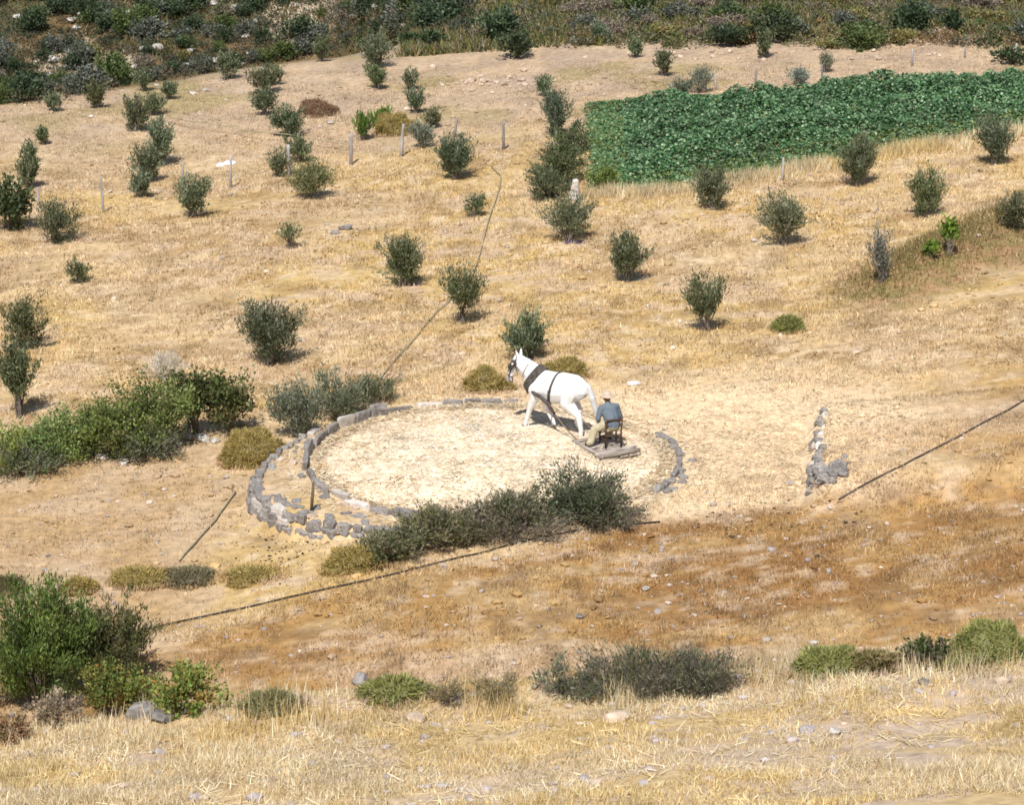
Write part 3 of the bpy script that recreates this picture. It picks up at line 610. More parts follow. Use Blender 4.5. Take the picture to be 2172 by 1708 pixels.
cushion((1800, 1910, 1380, 1436), [(0.26, 0.20, 0.09), (0.2, 0.2, 0.06), (0.3, 0.23, 0.12)], 'rusty green cushion between bright green cushion and dark leafy bush')
cushion((2000, 2200, 1322, 1425), YGREEN, 'largest green cushion past the dark leafy bush on the near bank')
cushion((775, 905, 1442, 1492), YGREEN, 'yellow green cushion beside a grey boulder on the near bank lip')
cushion((515, 640, 1462, 1516), [(0.2, 0.22, 0.08), (0.28, 0.22, 0.12)], 'dull green cushion by the low red flecked mastic bush', flat=0.42)
cushion((-40, 50, 1205, 1262), [(0.2, 0.14, 0.07), (0.15, 0.12, 0.06)], 'brown cushion above the large green heath bush', flat=0.42)
cushion((130, 200, 1212, 1262), YELLOW, 'ochre cushion right behind the large green heath bush', flat=0.42)
plant('dark_leafy_bush', (1900, 2025, 1343, 1428), [(0.03, 0.045, 0.018), (0.06, 0.09, 0.025), (0.1, 0.08, 0.07)], 'dark leafy bush between the green cushions on the near bank', 'bush', L=0.09, W=0.05, base=0.0, dens=1.8)
HE = dict(L=0.11, W=0.028, base=0.0, up=0.95, dens=1.9, lumps=9, stem=0.04, jit=0.035, twigs=110)
plant('heath_bush', (-60, 225, 1190, 1515), HEATH, 'large upright green heath bush, taller of the pair', 'bush', **HE)
plant('heath_bush', (120, 340, 1225, 1472), [(0.06, 0.075, 0.022), (0.1, 0.11, 0.035), (0.15, 0.13, 0.06), (0.04, 0.05, 0.02), (0.12, 0.13, 0.05)], 'heath bush with bare curved stems beside the taller one', 'bush', **{**HE, 'grey': 0.12})
plant('mastic_bush', (150, 345, 1385, 1530), MASTIC, 'low mastic bush with red flecks below the heath', 'bush', L=0.07, W=0.045, base=0.0, dens=1.8)
plant('mastic_bush', (285, 485, 1402, 1528), MASTIC, 'low mastic bush next to the pale split rock', 'bush', L=0.07, W=0.045, base=0.0, dens=1.6)
plant('dry_bush', (50, 190, 1470, 1545), DRYB, 'dry brown bush in front of the large heath', 'bush', L=0.07, W=0.03, base=0.0, dens=1.3, grey=0.2)
plant('dry_bush', (-40, 80, 1515, 1580), [(0.2, 0.12, 0.07), (0.12, 0.11, 0.05), (0.26, 0.18, 0.1)], 'reddish dry weeds at the bottom of the heath', 'bush', L=0.07, W=0.03, base=0.0, dens=1.3)
TH = dict(sink=0.13, L=0.11, W=0.03, base=-0.1, dens=2.2, grey=0.14, lumps=8, up=0.35)
G_TH = 'thorn hedge in front of the threshing floor'
plant('thorn_bush', (1130, 1362, 1004, 1140), THORN, 'largest rounded thorn bush at the high end of the hedge before the straw', 'bush', G_TH, **TH)
plant('thorn_bush', (970, 1180, 1040, 1155), THORN, 'peaked thorn bush in the middle of the hedge before the straw', 'bush', G_TH, **TH)
plant('thorn_bush', (825, 1030, 1078, 1188), THORN, 'thorn bush between the peaked one and the low end of the hedge', 'bush', G_TH, **TH)
plant('thorn_bush', (745, 920, 1120, 1210), THORN, 'lowest thorn bush of the hedge beside the yellow cushion', 'bush', G_TH, **TH)
plant('thorn_bush', (930, 1210, 1098, 1180), [(0.15, 0.125, 0.10), (0.11, 0.105, 0.07), (0.08, 0.085, 0.05)], 'grey twiggy thorn sprawl along the hose under the peaked bush', 'bush', G_TH, **{**TH, 'grey': 0.4})
plant('thorn_bush', (1150, 1380, 1070, 1142), [(0.15, 0.125, 0.10), (0.11, 0.105, 0.07), (0.08, 0.085, 0.05)], 'grey twiggy thorn sprawl under the largest bush of the hedge', 'bush', G_TH, **{**TH, 'grey': 0.4})
TB = dict(L=0.10, W=0.022, base=-0.5, dens=2.0, grey=0.38, up=0.6, jit=0.07, lumps=8)
plant('thorn_bush', (1210, 1500, 1332, 1472), THORN, 'tall grey thorn bush on the lip of the near bank behind the stalks', 'bush', sink=0.0, **TB)
plant('thorn_bush', (1320, 1480, 1338, 1472), THORN, 'middle of the thorn growth on the bank lip joining the tall and the lower bush', 'bush', sink=0.0, **TB)
plant('thorn_bush', (1370, 1605, 1352, 1470), THORN, 'lower thorn bush sloping down the bank lip towards the bright cushion', 'bush', sink=0.0, **TB)
plant('thorn_bush', (1110, 1290, 1380, 1474), THORN, 'thin end of the thorn growth on the bank lip, straw showing through', 'bush', sink=0.0, **{**TB, 'dens': 1.0})
for i, b in enumerate([(900, 1000, 1440, 1500), (990, 1110, 1425, 1500)]):
    plant('dry_weed_clump', b, [(0.16, 0.15, 0.08), (0.24, 0.2, 0.11), (0.12, 0.12, 0.06)], ['low grey weeds beside the yellow green cushion on the bank lip', 'grey green weeds leading up to the thorn growth on the bank lip'][i], 'weeds', L=0.12, W=0.015, base=-0.1, dens=0.9, grey=0.25)
# bramble strip beside the vineyard and weedy bank
BS = dict(L=0.10, W=0.045, base=-0.25, dens=1.7, grey=0.07)
for i, b in enumerate([(1172, 1252, 245, 330), (1145, 1250, 282, 362), (1122, 1248, 312, 398), (1105, 1215, 342, 428)]):
    plant('bramble', b, [(0.06, 0.082, 0.036), (0.045, 0.064, 0.028), (0.09, 0.108, 0.052)], ['top', 'upper middle', 'lower middle', 'bottom'][i] + ' clump of the grey bramble strip along the vineyard end', 'bramble', **BS)
plant('yellow_green_weeds', (1235, 1330, 350, 405), [(0.13, 0.17, 0.04), (0.09, 0.13, 0.03)], 'yellow green weeds at the vineyard corner by the stone pillar', 'weeds', L=0.12, W=0.05, base=-0.1, dens=1.3)
plant('green_weeds', (748, 800, 228, 300), BRIGHT, 'streak of bright green reeds beside a fence post and the yellow heap', 'weeds', L=0.2, W=0.05, base=0, up=1.2, dens=1.1)
plant('green_weeds', (785, 830, 222, 268), BRIGHT, 'upper tuft of bright green reeds by the yellow heap', 'weeds', L=0.2, W=0.05, base=0, up=1.2, dens=1.1)
cushion((800, 885, 232, 292), YELLOW, 'yellow straw coloured heap beyond the fence next to reeds')
cushion((635, 712, 212, 250), [(0.25, 0.14, 0.08), (0.3, 0.2, 0.12)], 'reddish brown dry heap on the upper field')

# ---- dark bushes and trees on the slope above the field
SL = dict(L=0.17, W=0.10, base=0.05, dens=1.7)
for b, l in [((1010, 1107, 12, 92), 'large dark evergreen bush at the top of the field path'), ((1048, 1142, 62, 128), 'leaning dark green bush below the large evergreen'),
             ((880, 950, 62, 106), 'dark green bush at the edge of yellow grass'), ((840, 900, 66, 100), 'smaller dark bush beside the one at the yellow grass edge'),
             ((1598, 1697, 18, 96), 'tall dark oak bush above the vineyard with a small grey olive before it'), ((1492, 1612, 48, 104), 'spreading dark bush next to the tall oak bush'),
             ((1884, 1978, -6, 82), 'nearly black evergreen with pale twigs showing above the vines'), ((1988, 2048, 14, 80), 'narrow black evergreen beside the one with pale twigs'),
             ((1786, 1872, 42, 84), 'low dark evergreen above the far end of the vines'), ((1310, 1402, -14, 30), 'dark bush crown high on the slope over the path'),
             ((2100, 2190, 100, 140), 'grey brown bush at the far upper corner of the vines')]:
    plant('evergreen_bush', b, DARK, l, 'bush', 'dark evergreens on the upper slope', **SL)

# ---- scrub on the hills: variants shared by many individuals
def variants(pal, k, **kw):
    out = []
    for i in range(k):
        SEED[0] += 1; c, s = bush_meshes(SEED[0], 1.0, 1.0, 0.8, pal, n=1500, L=0.085, W=0.045, base=-0.05, twigs=60, **kw)
        c.materials.append(M_LEAF); out.append(c)
    return out
VAR = {'dark': variants(DARK, 4), 'grey': variants([(0.09, 0.10, 0.075), (0.13, 0.135, 0.11), (0.06, 0.068, 0.05)], 4), 'green': variants([(0.055, 0.08, 0.025), (0.085, 0.11, 0.035)], 4),
       'yellow': variants([(0.17, 0.17, 0.05), (0.13, 0.135, 0.04), (0.21, 0.15, 0.07)], 4), 'brown': variants([(0.22, 0.17, 0.13), (0.16, 0.13, 0.09)], 3, grey=0.3)}
LBL = {'dark': 'dark green scrub bush', 'grey': 'grey green scrub bush', 'green': 'mid green scrub bush', 'yellow': 'low yellowish scrub bush', 'brown': 'brownish twiggy scrub bush'}
def scrub(kind, X, Y, s, where, hs=1.0):
    p, t = at(X, Y); o = bpy.data.objects.new('scrub_bush', RS.choice(VAR[kind])); COL.objects.link(o)
    o.location = p - np.array([0, 0, 0.05 * s]); o.scale = (s, s * RS.uniform(0.8, 1.1), s * hs); o.rotation_euler = (0, 0, RS.uniform(0, 6.28))
    tag(o, LBL[kind] + ' on ' + where, 'bush', kind + ' scrub on ' + where)
RS = random.Random(3)
def crest_D(X): return np.interp(X, [0, 150, 300, 480, 650, 760, 900, 1100], [232, 215, 185, 160, 128, 105, 85, 70])
far = 'the far rocky hillside'
for i in range(180):
    X = RS.uniform(-60, 1000) if i < 125 else RS.uniform(-60, 420); Y = RS.uniform(-30, 1) + RS.random() ** (1.2 if i < 125 else 3.0) * crest_D(max(0, X)) * 0.98
    if 560 < X < 730 and 15 < Y < 90 and RS.random() < 0.85: continue
    k = RS.choices(['dark', 'grey', 'green', 'brown', 'yellow'], [5, 3, 3, 1.5, 1])[0]
    scrub(k, X, Y, RS.uniform(1.0, 3.0) * (0.7 if k in ('brown', 'yellow') else 1), far, RS.uniform(0.7, 1.0))
edge = 'the far edge of the field'
for X in np.arange(-10, 660, 34):
    scrub(RS.choice(['grey', 'grey', 'green', 'dark']), X + RS.uniform(-8, 8), crest_D(X) - RS.uniform(8, 26), RS.uniform(1.1, 2.1), edge, RS.uniform(0.7, 1.0))
for X in np.arange(660, 1010, 36):
    scrub(RS.choice(['grey', 'dark', 'green']), X + RS.uniform(-8, 8), crest_D(X) - RS.uniform(5, 30), RS.uniform(0.8, 1.6), edge, RS.uniform(0.6, 0.9))
slope = 'the slope above the vineyard'
for i in range(84):
    X = RS.uniform(1000, 2230); Y = RS.uniform(-25, 104 if X > 1200 else 88)
    k = RS.choices(['yellow', 'green', 'grey', 'brown', 'dark'], [5, 3, 2.5, 2.5, 1])[0]
    scrub(k, X, Y, RS.uniform(0.9, 2.1) * (0.9 if k in ('brown', 'yellow') else 1), slope, RS.uniform(0.45, 0.85))

def low_scrub(name, n, fX, fY, smin, smax, pals, label):
    Vs, Fs, Cs, off = [], [], [], 0; rng = np.random.default_rng(77 + n)
    for i in range(n):
        X_ = rng.uniform(*fX); p, t = at(X_, rng.uniform(*fY(X_))); sz = rng.uniform(smin, smax); m = 75; d = unit(rng.normal(0, 1, (m, 3))); d[:, 2] = np.abs(d[:, 2])
        q = p + d * rng.uniform(0.5, 1, m)[:, None] * sz * np.array([0.6, 0.6, 0.45]); v, f = leaves_vf(q, unit(d + rng.normal(0, 0.5, (m, 3))), rng.uniform(0.10, 0.22, m), rng.uniform(0.05, 0.10, m), rng)
        pal = np.array(pals[rng.integers(0, len(pals))]); Vs.append(v); Fs.append(f + off); off += len(v); Cs.append(np.repeat(pal * rng.uniform(0.7, 1.4, m)[:, None], 4, 0))
    tag(obj(name, mesh_np(name, np.concatenate(Vs), np.concatenate(Fs), np.concatenate(Cs)), M_LEAF), label, 'scrub', kind='stuff')
low_scrub('low_hill_scrub', 950, (-60, 1010), lambda X_: (-30, float(crest_D(max(0, X_))) - 6), 0.6, 1.5, [(0.075, 0.09, 0.062), (0.05, 0.07, 0.03), (0.10, 0.09, 0.05), (0.042, 0.055, 0.036), (0.13, 0.095, 0.055)], 'low mixed scrub carpeting the far rocky hillside')
low_scrub('low_slope_scrub', 650, (1010, 2240), lambda X_: (-30, 78 if X_ < 1200 else 100), 0.5, 1.2, [(0.17, 0.17, 0.06), (0.12, 0.135, 0.05), (0.20, 0.16, 0.10), (0.09, 0.11, 0.045), (0.22, 0.15, 0.07), (0.15, 0.15, 0.11)], 'low olive green scrub carpeting the slope above the vineyard')

# ------------------------------------------------------------------ vineyard canopy
poly = [(1236, 220), (1290, 217), (1510, 207), (1640, 202), (1780, 187), (1960, 172), (2300, 162), (2300, 262), (2172, 275), (2000, 302), (1830, 335), (1600, 372), (1420, 404), (1300, 410), (1238, 402)]
pw = np.array([at(*q)[0][:2] for q in poly])
def inpoly(x, y, P):
    k = np.zeros(len(x), bool); j = len(P) - 1
    for i in range(len(P)):
        c = ((P[i, 1] > y) != (P[j, 1] > y)) & (x < (P[j, 0] - P[i, 0]) * (y - P[i, 1]) / (P[j, 1] - P[i, 1] + 1e-12) + P[i, 0]); k ^= c; j = i
    return k
x = RNG.uniform(pw[:, 0].min(), pw[:, 0].max(), 420000); y = RNG.uniform(pw[:, 1].min(), pw[:, 1].max(), 420000); k = inpoly(x, y, pw); x, y = x[k], y[k]
ds = np.full(len(x), 99.0)
for i in range(len(pw)):
    A_, B_ = pw[i - 1], pw[i]; AB = B_ - A_; tt = np.clip(((x - A_[0]) * AB[0] + (y - A_[1]) * AB[1]) / (AB @ AB), 0, 1)
    ds = np.minimum(ds, np.hypot(x - A_[0] - tt * AB[0], y - A_[1] - tt * AB[1]))
k = ds > 1.3 * fbm(x * 0.8 + 2, y * 0.8, 3) * RNG.random(len(x)); x, y, ds = x[k][:125000], y[k][:125000], ds[k][:125000]
n = len(x); hh = 0.78 * (0.08 + 0.92 * sst(0, 3.0, ds)) * (0.22 + 0.55 * fbm(x * 0.5, y * 0.5, 3) + 0.85 * vnoise(x * 1.1, y * 1.1) * vnoise(x * 0.6 + 9, y * 0.6 + 4) + 0.5 * vnoise(x * 2.6, y * 2.6)); z = H(x, y) + hh * np.clip(1 - 0.55 * RNG.random(n) ** 1.6, 0, 1)
dd = unit(RNG.normal(0, 1, (n, 3)) * np.array([1, 1, 0.45])); s = unit(np.cross(dd, unit(RNG.normal(0, 0.45, (n, 3)) + np.array([0, -0.15, 1]))))
L = RNG.uniform(0.06, 0.13, n)[:, None]; c0 = np.stack([x, y, z], 1)
V = np.stack([c0 - dd * L / 2, c0 + s * L * 0.48, c0 + dd * L / 2, c0 - s * L * 0.48], 1).reshape(-1, 3)
vp = np.array([(0.018, 0.062, 0.026), (0.035, 0.105, 0.042), (0.06, 0.15, 0.07), (0.12, 0.22, 0.13), (0.03, 0.085, 0.03)])
c = vp[RNG.integers(0, 5, n)] * np.array([2.3, 1.72, 1.65]) * RNG.uniform(0.7, 1.3, n)[:, None]; g = RNG.random(n) < 0.008; c[g] = np.array([0.22, 0.16, 0.05]); c *= (0.6 + 0.8 * fbm(x * 0.9 + 6, y * 0.9, 3))[:, None]; e_ = (ds < 1.4) & (RNG.random(n) < 0.3); c[e_] = np.array([0.17, 0.21, 0.06])
tag(obj('grape_vines', mesh_np('grape_vines', V, np.arange(4 * n).reshape(n, 4), np.repeat(c, 4, 0)), M_VINE), 'dense deep green vineyard canopy on the far side of the field', 'vines', kind='stuff')

lo_edge = pw[8:]; ex, ey = [], []
for A_, B_ in zip(lo_edge[:-1], lo_edge[1:]):
    m = int(700 * np.linalg.norm(B_ - A_)); u = RNG.random(m); q = A_ + (B_ - A_) * u[:, None]; ex.append(q[:, 0] + RNG.normal(0, 0.35, m)); ey.append(q[:, 1] - np.abs(RNG.normal(0.1, 0.55, m)))
x = np.concatenate(ex); y = np.concatenate(ey); k = fbm(x * 0.7, y * 0.7, 3) > 0.42; x, y = x[k], y[k]; n = len(x)
blades('vineyard_edge_grass', x, y, RNG.uniform(0.15, 0.5, n), RNG.uniform(0.016, 0.032, n), 0.5, straw_col, 'tall pale grass along the lower edge of the vineyard', 'grass')
# ------------------------------------------------------------------ stones
def stone_on(name, X, Y, size, mat, label=None, cat=None, group=None, parent=None, i=0, flat=1.0, rnd=None):
    rnd = rnd or RS; p, t = at(X, Y)
    o = rock(name, i, mat, parent, (p[0], p[1], p[2] + size[2] * 0.22), size, (rnd.uniform(-0.15, 0.15), rnd.uniform(-0.15, 0.15), rnd.uniform(0, 6.3)))
    if label: tag(o, label, cat, group)
    return o
# threshing floor: kerb stones are its parts
tf = thing('threshing_floor', 'round stone kerbed threshing floor spread with pale straw', 'threshing floor', (RC[0], RC[1], 0))
bed_r = np.linspace(0, 4.15, 26); bed_a = np.linspace(0, 2 * math.pi, 97)[:-1]
BV = [(0, 0, 0)]; 
for r_ in bed_r[1:]:
    for a_ in bed_a: BV.append((r_ * math.cos(a_), r_ * math.sin(a_), 0))
BV = np.array(BV); edge_dn = sst(4.15, 3.7, np.hypot(BV[:, 0], BV[:, 1]))
BV[:, 2] = H(BV[:, 0] + RC[0], BV[:, 1] + RC[1]) - 0.03 + edge_dn * (0.035 + 0.05 * fbm(BV[:, 0] * 2.3 + 8, BV[:, 1] * 2.3, 3))
bf = []
for i in range(len(bed_r) - 1):
    for j in range(96):
        j2 = (j + 1) % 96
        if i == 0: bf.append((0, 1 + j, 1 + j2, 1 + j2))
        else: bf.append((1 + (i - 1) * 96 + j, 1 + i * 96 + j, 1 + i * 96 + j2, 1 + (i - 1) * 96 + j2))
me = bpy.data.meshes.new('straw_bed'); me.from_pydata(BV.tolist(), [], [f if f[2] != f[3] else f[:3] for f in bf]); me.update()
ca = me.color_attributes.new('Col', 'FLOAT_COLOR', 'POINT'); cc = np.ones((len(BV), 4), np.float32); cc[:, :3] = ground_col(BV[:, 0] + RC[0], BV[:, 1] + RC[1]); ca.data.foreach_set('color', cc.ravel())
me.polygons.foreach_set('use_smooth', [True] * len(me.polygons)); obj('straw_bed', me, M_GROUND, tf)
rr = random.Random(8); ang = 82.0; i = 0
while ang < 262:
    tall = 0.28 if 118 < ang < 190 else (0.10 if ang < 118 else 0.15)
    ln = rr.uniform(0.4, 0.95) if ang > 112 else rr.uniform(0.3, 0.7)
    step = math.degrees(ln / RR); a_ = math.radians(ang + step / 2)
    rad = RR + rr.uniform(-0.05, 0.08); hz = tall * rr.uniform(0.75, 1.35)
    if not (102 < ang < 104):
        rock('kerb_stone', i, M_STONE if rr.random() < 0.88 else M_PALE, tf, (rad * math.cos(a_), rad * math.sin(a_), hz * 0.22 + 0.02), (rr.uniform(0.10, 0.17), ln * 1.08, hz * 1.5), (rr.uniform(-.12, .12), rr.uniform(-.2, .1), a_ + rr.uniform(-.1, .1)))
    ang += step * 0.97 + rr.uniform(0.0, 0.3); i += 1
ang = -33.0
while ang < 26:
    ln = rr.uniform(0.18, 0.42); step = math.degrees(ln / RR); a_ = math.radians(ang + step / 2); hz = rr.uniform(0.08, 0.18)
    for q in range(1):
        rad = RR + 0.04 + q * 0.26 + rr.uniform(-0.05, 0.05)
        rock('kerb_stone', i, M_STONE, tf, (rad * math.cos(a_), rad * math.sin(a_), hz * 0.2 - 0.02), (rr.uniform(0.13, 0.2), ln * 1.05, hz * 1.7), (rr.uniform(-.1, .1), rr.uniform(-.1, .1), a_ + rr.uniform(-.3, .3)))
        i += 1
    ang += step
p, t = at(805, 882); rock('kerb_stone', 4, M_STONE, tf, (p[0] - RC[0], p[1] - RC[1], 0.10), (0.5, 0.2, 0.42), (0.1, 0, 0.2))
# outer retaining wall on the downhill side
wl = thing('dry_stone_wall', 'curved grey dry stone wall holding up the downhill side of the floor', 'stone wall', (RC[0], RC[1], 0))
for course in range(3):
    ang = 152.0 + course * 2
    while ang < 258 - course * 4:
        ln = rr.uniform(0.16, 0.46); a_ = math.radians(ang); rp_ = float(rpad(a_)) + 0.04 + 0.05 * course; step = math.degrees(ln / rp_)
        a_ = math.radians(ang + step / 2); rp_ = float(rpad(a_)) + 0.03 + 0.06 * course; hz = rr.uniform(0.15, 0.24)
        if course == 0 or rr.random() < 0.93:
            rock('wall_stone', i, M_STONE if rr.random() < 0.92 else M_PALE, wl, (rp_ * math.cos(a_), rp_ * math.sin(a_), -0.05 - 0.14 * course + rr.uniform(-.035, .035)), (rr.uniform(0.14, 0.25), ln * 1.06, hz * 1.3), (rr.uniform(-.12, .12), rr.uniform(-.12, .12), a_ + rr.uniform(-.15, .15)))
        ang += step * 1.0; i += 1
for k in range(9):
    a_ = math.radians(rr.uniform(205, 235)); rp_ = float(rpad(a_)) - rr.uniform(0.25, 0.75)
    rock('wall_stone', k, M_STONE, wl, (rp_ * math.cos(a_), rp_ * math.sin(a_), -0.01), (rr.uniform(0.2, 0.5), rr.uniform(0.15, 0.35), 0.12), (0, 0, rr.uniform(0, 6)))
for k in range(36):
    a_ = math.radians(rr.uniform(160, 256)); rp_ = float(rpad(a_)) - rr.uniform(-0.12, 0.35); q_ = rr.uniform(0.10, 0.24)
    rock('wall_stone', k, M_STONE if k % 5 else M_TAN, wl, (rp_ * math.cos(a_), rp_ * math.sin(a_), 0.0 if rp_ < float(rpad(a_)) else -0.07), (q_ * 1.3, q_, q_ * 0.7), (rr.uniform(-.3, .3), rr.uniform(-.3, .3), rr.uniform(0, 6)))
for k in range(30):
    a_ = math.radians(rr.uniform(-30, 28) if k % 2 else rr.uniform(88, 255)); rp_ = 4.36 + rr.uniform(-0.12, 0.25); q_ = rr.uniform(0.08, 0.2)
    rock('kerb_stone', k, M_STONE if k % 4 else M_TAN, tf, (rp_ * math.cos(a_), rp_ * math.sin(a_), 0.02), (q_ * 1.3, q_, q_ * 0.8), (rr.uniform(-.3, .3), rr.uniform(-.3, .3), rr.uniform(0, 6)))
# stone bank on the uphill side
wb = thing('dry_stone_wall', 'tumbled pale stone facing of the grassy bank uphill of the floor', 'stone wall', (7.2, 0.5, 0))
for k in range(165):
    u = rr.random(); yb = -2.9 + u * 5.0; xb = 7.1 + 0.13 * (yb + 1.8); lo = float(H(xb - 0.3, yb)); v = rr.random()
    if 0.45 < u < 0.7 and rr.random() < 0.35: continue
    s_ = rr.uniform(0.14, 0.36)
    if u < 0.28 and rr.random() < 0.5:                              # spill of stones at the near end
        xb += rr.uniform(0.0, 0.75); zz = float(H(xb, yb)) + s_ * 0.2
    else: xb += 0.22 * v; zz = lo + 0.05 + v * 0.5
    rock('bank_stone', k, M_PALE if rr.random() < 0.2 else M_STONE, wb, (xb - 7.2, yb - 0.5, zz), (s_ * 1.1, s_ * rr.uniform(0.8, 1.3), s_ * rr.uniform(0.9, 1.3)), (rr.uniform(-.3, .3), rr.uniform(-.3, .3), rr.uniform(0, 6.3)))
# stone pillar at the vineyard corner
p, t = at(1222, 425); sp = thing('stone_pillar', 'short pale stacked stone pillar at the vineyard corner', 'stone pillar', p)
for k in range(5): rock('pillar_stone', k, M_PALE, sp, (rr.uniform(-.04, .04), 0, 0.06 + 0.13 * k), (0.36 - 0.03 * k, 0.32 - 0.03 * k, 0.22), (0, rr.uniform(-.1, .1), rr.uniform(0, 6)))
for X, Y, s_, m_, l in [(300, 1522, (0.95, 0.6, 0.5), M_STONE, 'pale split boulder in front of the mastic bush'), (345, 1530, (0.6, 0.5, 0.3), M_STONE, 'flat grey stone beside the split boulder'),
        (765, 1452, (0.42, 0.35, 0.42), M_STONE, 'grey boulder beside the yellow green cushion on the bank lip'), (1305, 1530, (0.5, 0.35, 0.26), M_TAN, 'tan boulder below the tall stalks on the near bank'),
        (885, 1530, (0.55, 0.35, 0.2), M_TAN, 'flat tan stone in the near stubble'), (1770, 1560, (0.3, 0.22, 0.2), M_PALE, 'pale angular stone in the stubble below the bright cushions'),
        (1960, 1452, (0.3, 0.2, 0.16), M_STONE, 'dark flat stone at the foot of the dark leafy bush'), (432, 935, (0.55, 0.35, 0.3), M_LIME, 'white stone at the foot of the leaning stems'),
        (400, 932, (0.32, 0.3, 0.28), M_LIME, 'smaller white stone next to the leaning stems'), (458, 938, (0.36, 0.26, 0.18), M_LIME, 'flat white stone on the uphill side of the white pair'),
        (220, 975, (0.42, 0.3, 0.28), M_PALE, 'pale boulder at the foot of the bramble thicket'), (262, 982, (0.5, 0.3, 0.15), M_PALE, 'flat pale stone beside the pale boulder at the bramble foot'),
        (243, 636, (0.34, 0.26, 0.2), M_TAN, 'lone tan stone in the open dry field'), (735, 486, (0.6, 0.4, 0.3), M_STONE, 'half buried grey outcrop in the dry field'),
        (710, 495, (0.4, 0.3, 0.2), M_STONE, 'smaller half buried stone by the grey outcrop'), (700, 262, (0.4, 0.3, 0.22), M_LIME, 'white stone on bare ground near the reddish heap'),
        (830, 1135, (0.42, 0.3, 0.26), M_STONE, 'grey block between hedge and floor kerb'), (1725, 1368, (0.36, 0.22, 0.16), M_LIME, 'white stone above the bright cushion on the brown slope'),
        (1370, 1252, (0.26, 0.18, 0.14), M_LIME, 'white stone alone on the brown slope below the hose'), (1230, 1312, (0.3, 0.2, 0.14), M_STONE, 'grey stone on the brown slope above the bank bush')]:
    stone_on('boulder', X, Y, s_, m_, l, 'rock', i=int(X))
for k in range(64):                                                   # white boulders on the far hill
    X, Y = (RS.uniform(0, 560), RS.uniform(0, 215)) if k < 54 else (RS.uniform(560, 960), RS.uniform(10, 80))
    s_ = RS.uniform(0.3, 1.0); s_ *= 1.0 if at(X, Y)[1] > 150 else 0.3; stone_on('limestone_boulder', X, Y, (s_ * 1.2, s_, s_ * 0.8), M_LIME, 'whitish limestone boulder on the far rocky hillside', 'rock', 'limestone boulders on the far hill', i=k)
for k in range(34):                                                   # stony patch in the upper field
    X, Y = RS.gauss(1020, 55), RS.gauss(172, 14)
    s_ = RS.uniform(0.12, 0.34); stone_on('field_stone', X, Y, (s_ * 1.2, s_, s_ * 0.8), M_TAN, 'pale field stone in the stony patch of the upper field', 'rock', 'stones of the stony patch', i=k)
for k in range(26):
    X = RS.uniform(1220, 2000); stone_on('field_stone', X, RS.uniform(104, 128), (0.3, 0.24, 0.2), M_TAN, 'tan stone along the foot of the scrub slope', 'rock', 'stones along the slope foot', i=k)
# loose small stones: one mesh for each ground
def pebbles(name, n, fx, smin, smax, cols, label, mat=None):
    Vs, Fs, Cs, off = [], [], [], 0; base = []
    for k in range(6):
        m_ = rock_mesh(300 + k, 1); base.append((np.array([v.co[:] for v in m_.vertices]), np.array([p_.vertices[:] for p_ in m_.polygons])))
    x, y = fx(n)
    x = np.asarray(x, float); y = np.asarray(y, float); gc = ground_col(x, y) if cols is None else None; hz = H(x, y)
    for i_, (a_, b_) in enumerate(zip(x, y)):
        v, f = base[RS.randrange(6)]; s_ = RS.uniform(smin, smax) * (1 if RS.random() < 0.85 else 1.6); ca, sa = math.cos(a_ * 99), math.sin(a_ * 99)
        v = v * np.array([1.3, 1, 0.8]) * s_; v = np.stack([v[:, 0] * ca - v[:, 1] * sa, v[:, 0] * sa + v[:, 1] * ca, v[:, 2]], 1) + np.array([a_, b_, hz[i_] + s_ * 0.15])
        Vs.append(v); Fs.append(f + off); off += len(v); Cs.append(np.repeat((gc[i_] * 0.95 if cols is None else np.array(cols[RS.randrange(len(cols))]))[None] * RS.uniform(0.8, 1.15), len(v), 0))
    tag(obj(name, mesh_np(name, np.concatenate(Vs), np.concatenate(Fs), np.concatenate(Cs)), mat or M_GROUND), label, 'stones', kind='stuff')
SC = [(0.46, 0.38, 0.32), (0.38, 0.33, 0.31), (0.52, 0.43, 0.35), (0.33, 0.28, 0.25)]
def f_slope(n):
    x = RNG.uniform(-9, 12, n * 2); y = RNG.uniform(-14.5, 0, n * 2); k = (y < -9.8 + 0.58 * (x + 7.4) + 1.0) | (x > 7.4); return x[k][:n], y[k][:n]
pebbles('loose_stones', 520, f_slope, 0.04, 0.13, SC, 'small pale stones strewn over the brown slope')
pebbles('bank_stones', 300, lambda n: (RNG.uniform(-9, 9, n), RNG.uniform(-29, -21, n)), 0.05, 0.17, [(0.46, 0.40, 0.38), (0.40, 0.35, 0.34), (0.5, 0.4, 0.31)], 'small lilac grey stones strewn in the near stubble')
def f_field(n):
    x = RNG.uniform(-20, 20, n * 3); y = RNG.uniform(6, 49, n * 3); k = (fbm(x * 0.2 + 4, y * 0.2, 2) > 0.47) | (RNG.random(n * 3) < 0.1); return x[k][:n], y[k][:n]
pebbles('scattered_field_stones', 420, f_field, 0.05, 0.16, [(0.55, 0.44, 0.33), (0.58, 0.5, 0.42), (0.46, 0.37, 0.3)], 'small pale stones strewn over the olive field')
def f_clod(n):
    x = RNG.uniform(-19, 19, n * 2); y = RNG.uniform(-15, 46, n * 2); k = ~in_pad(x, y, 0.2) & (np.abs(x) < 12 + 0.2 * (y + 10)) & (fbm(x * 0.45 + 14, y * 0.45, 3) + 0.2 * RNG.random(n * 2) > 0.55); return x[k][:n], y[k][:n]
pebbles('earth_clods', 4200, f_clod, 0.05, 0.17, None, 'dry clods of earth strewn over the slopes')
def f_left(n): return RNG.uniform(-11, -4.5, n), RNG.uniform(-9, 2, n)
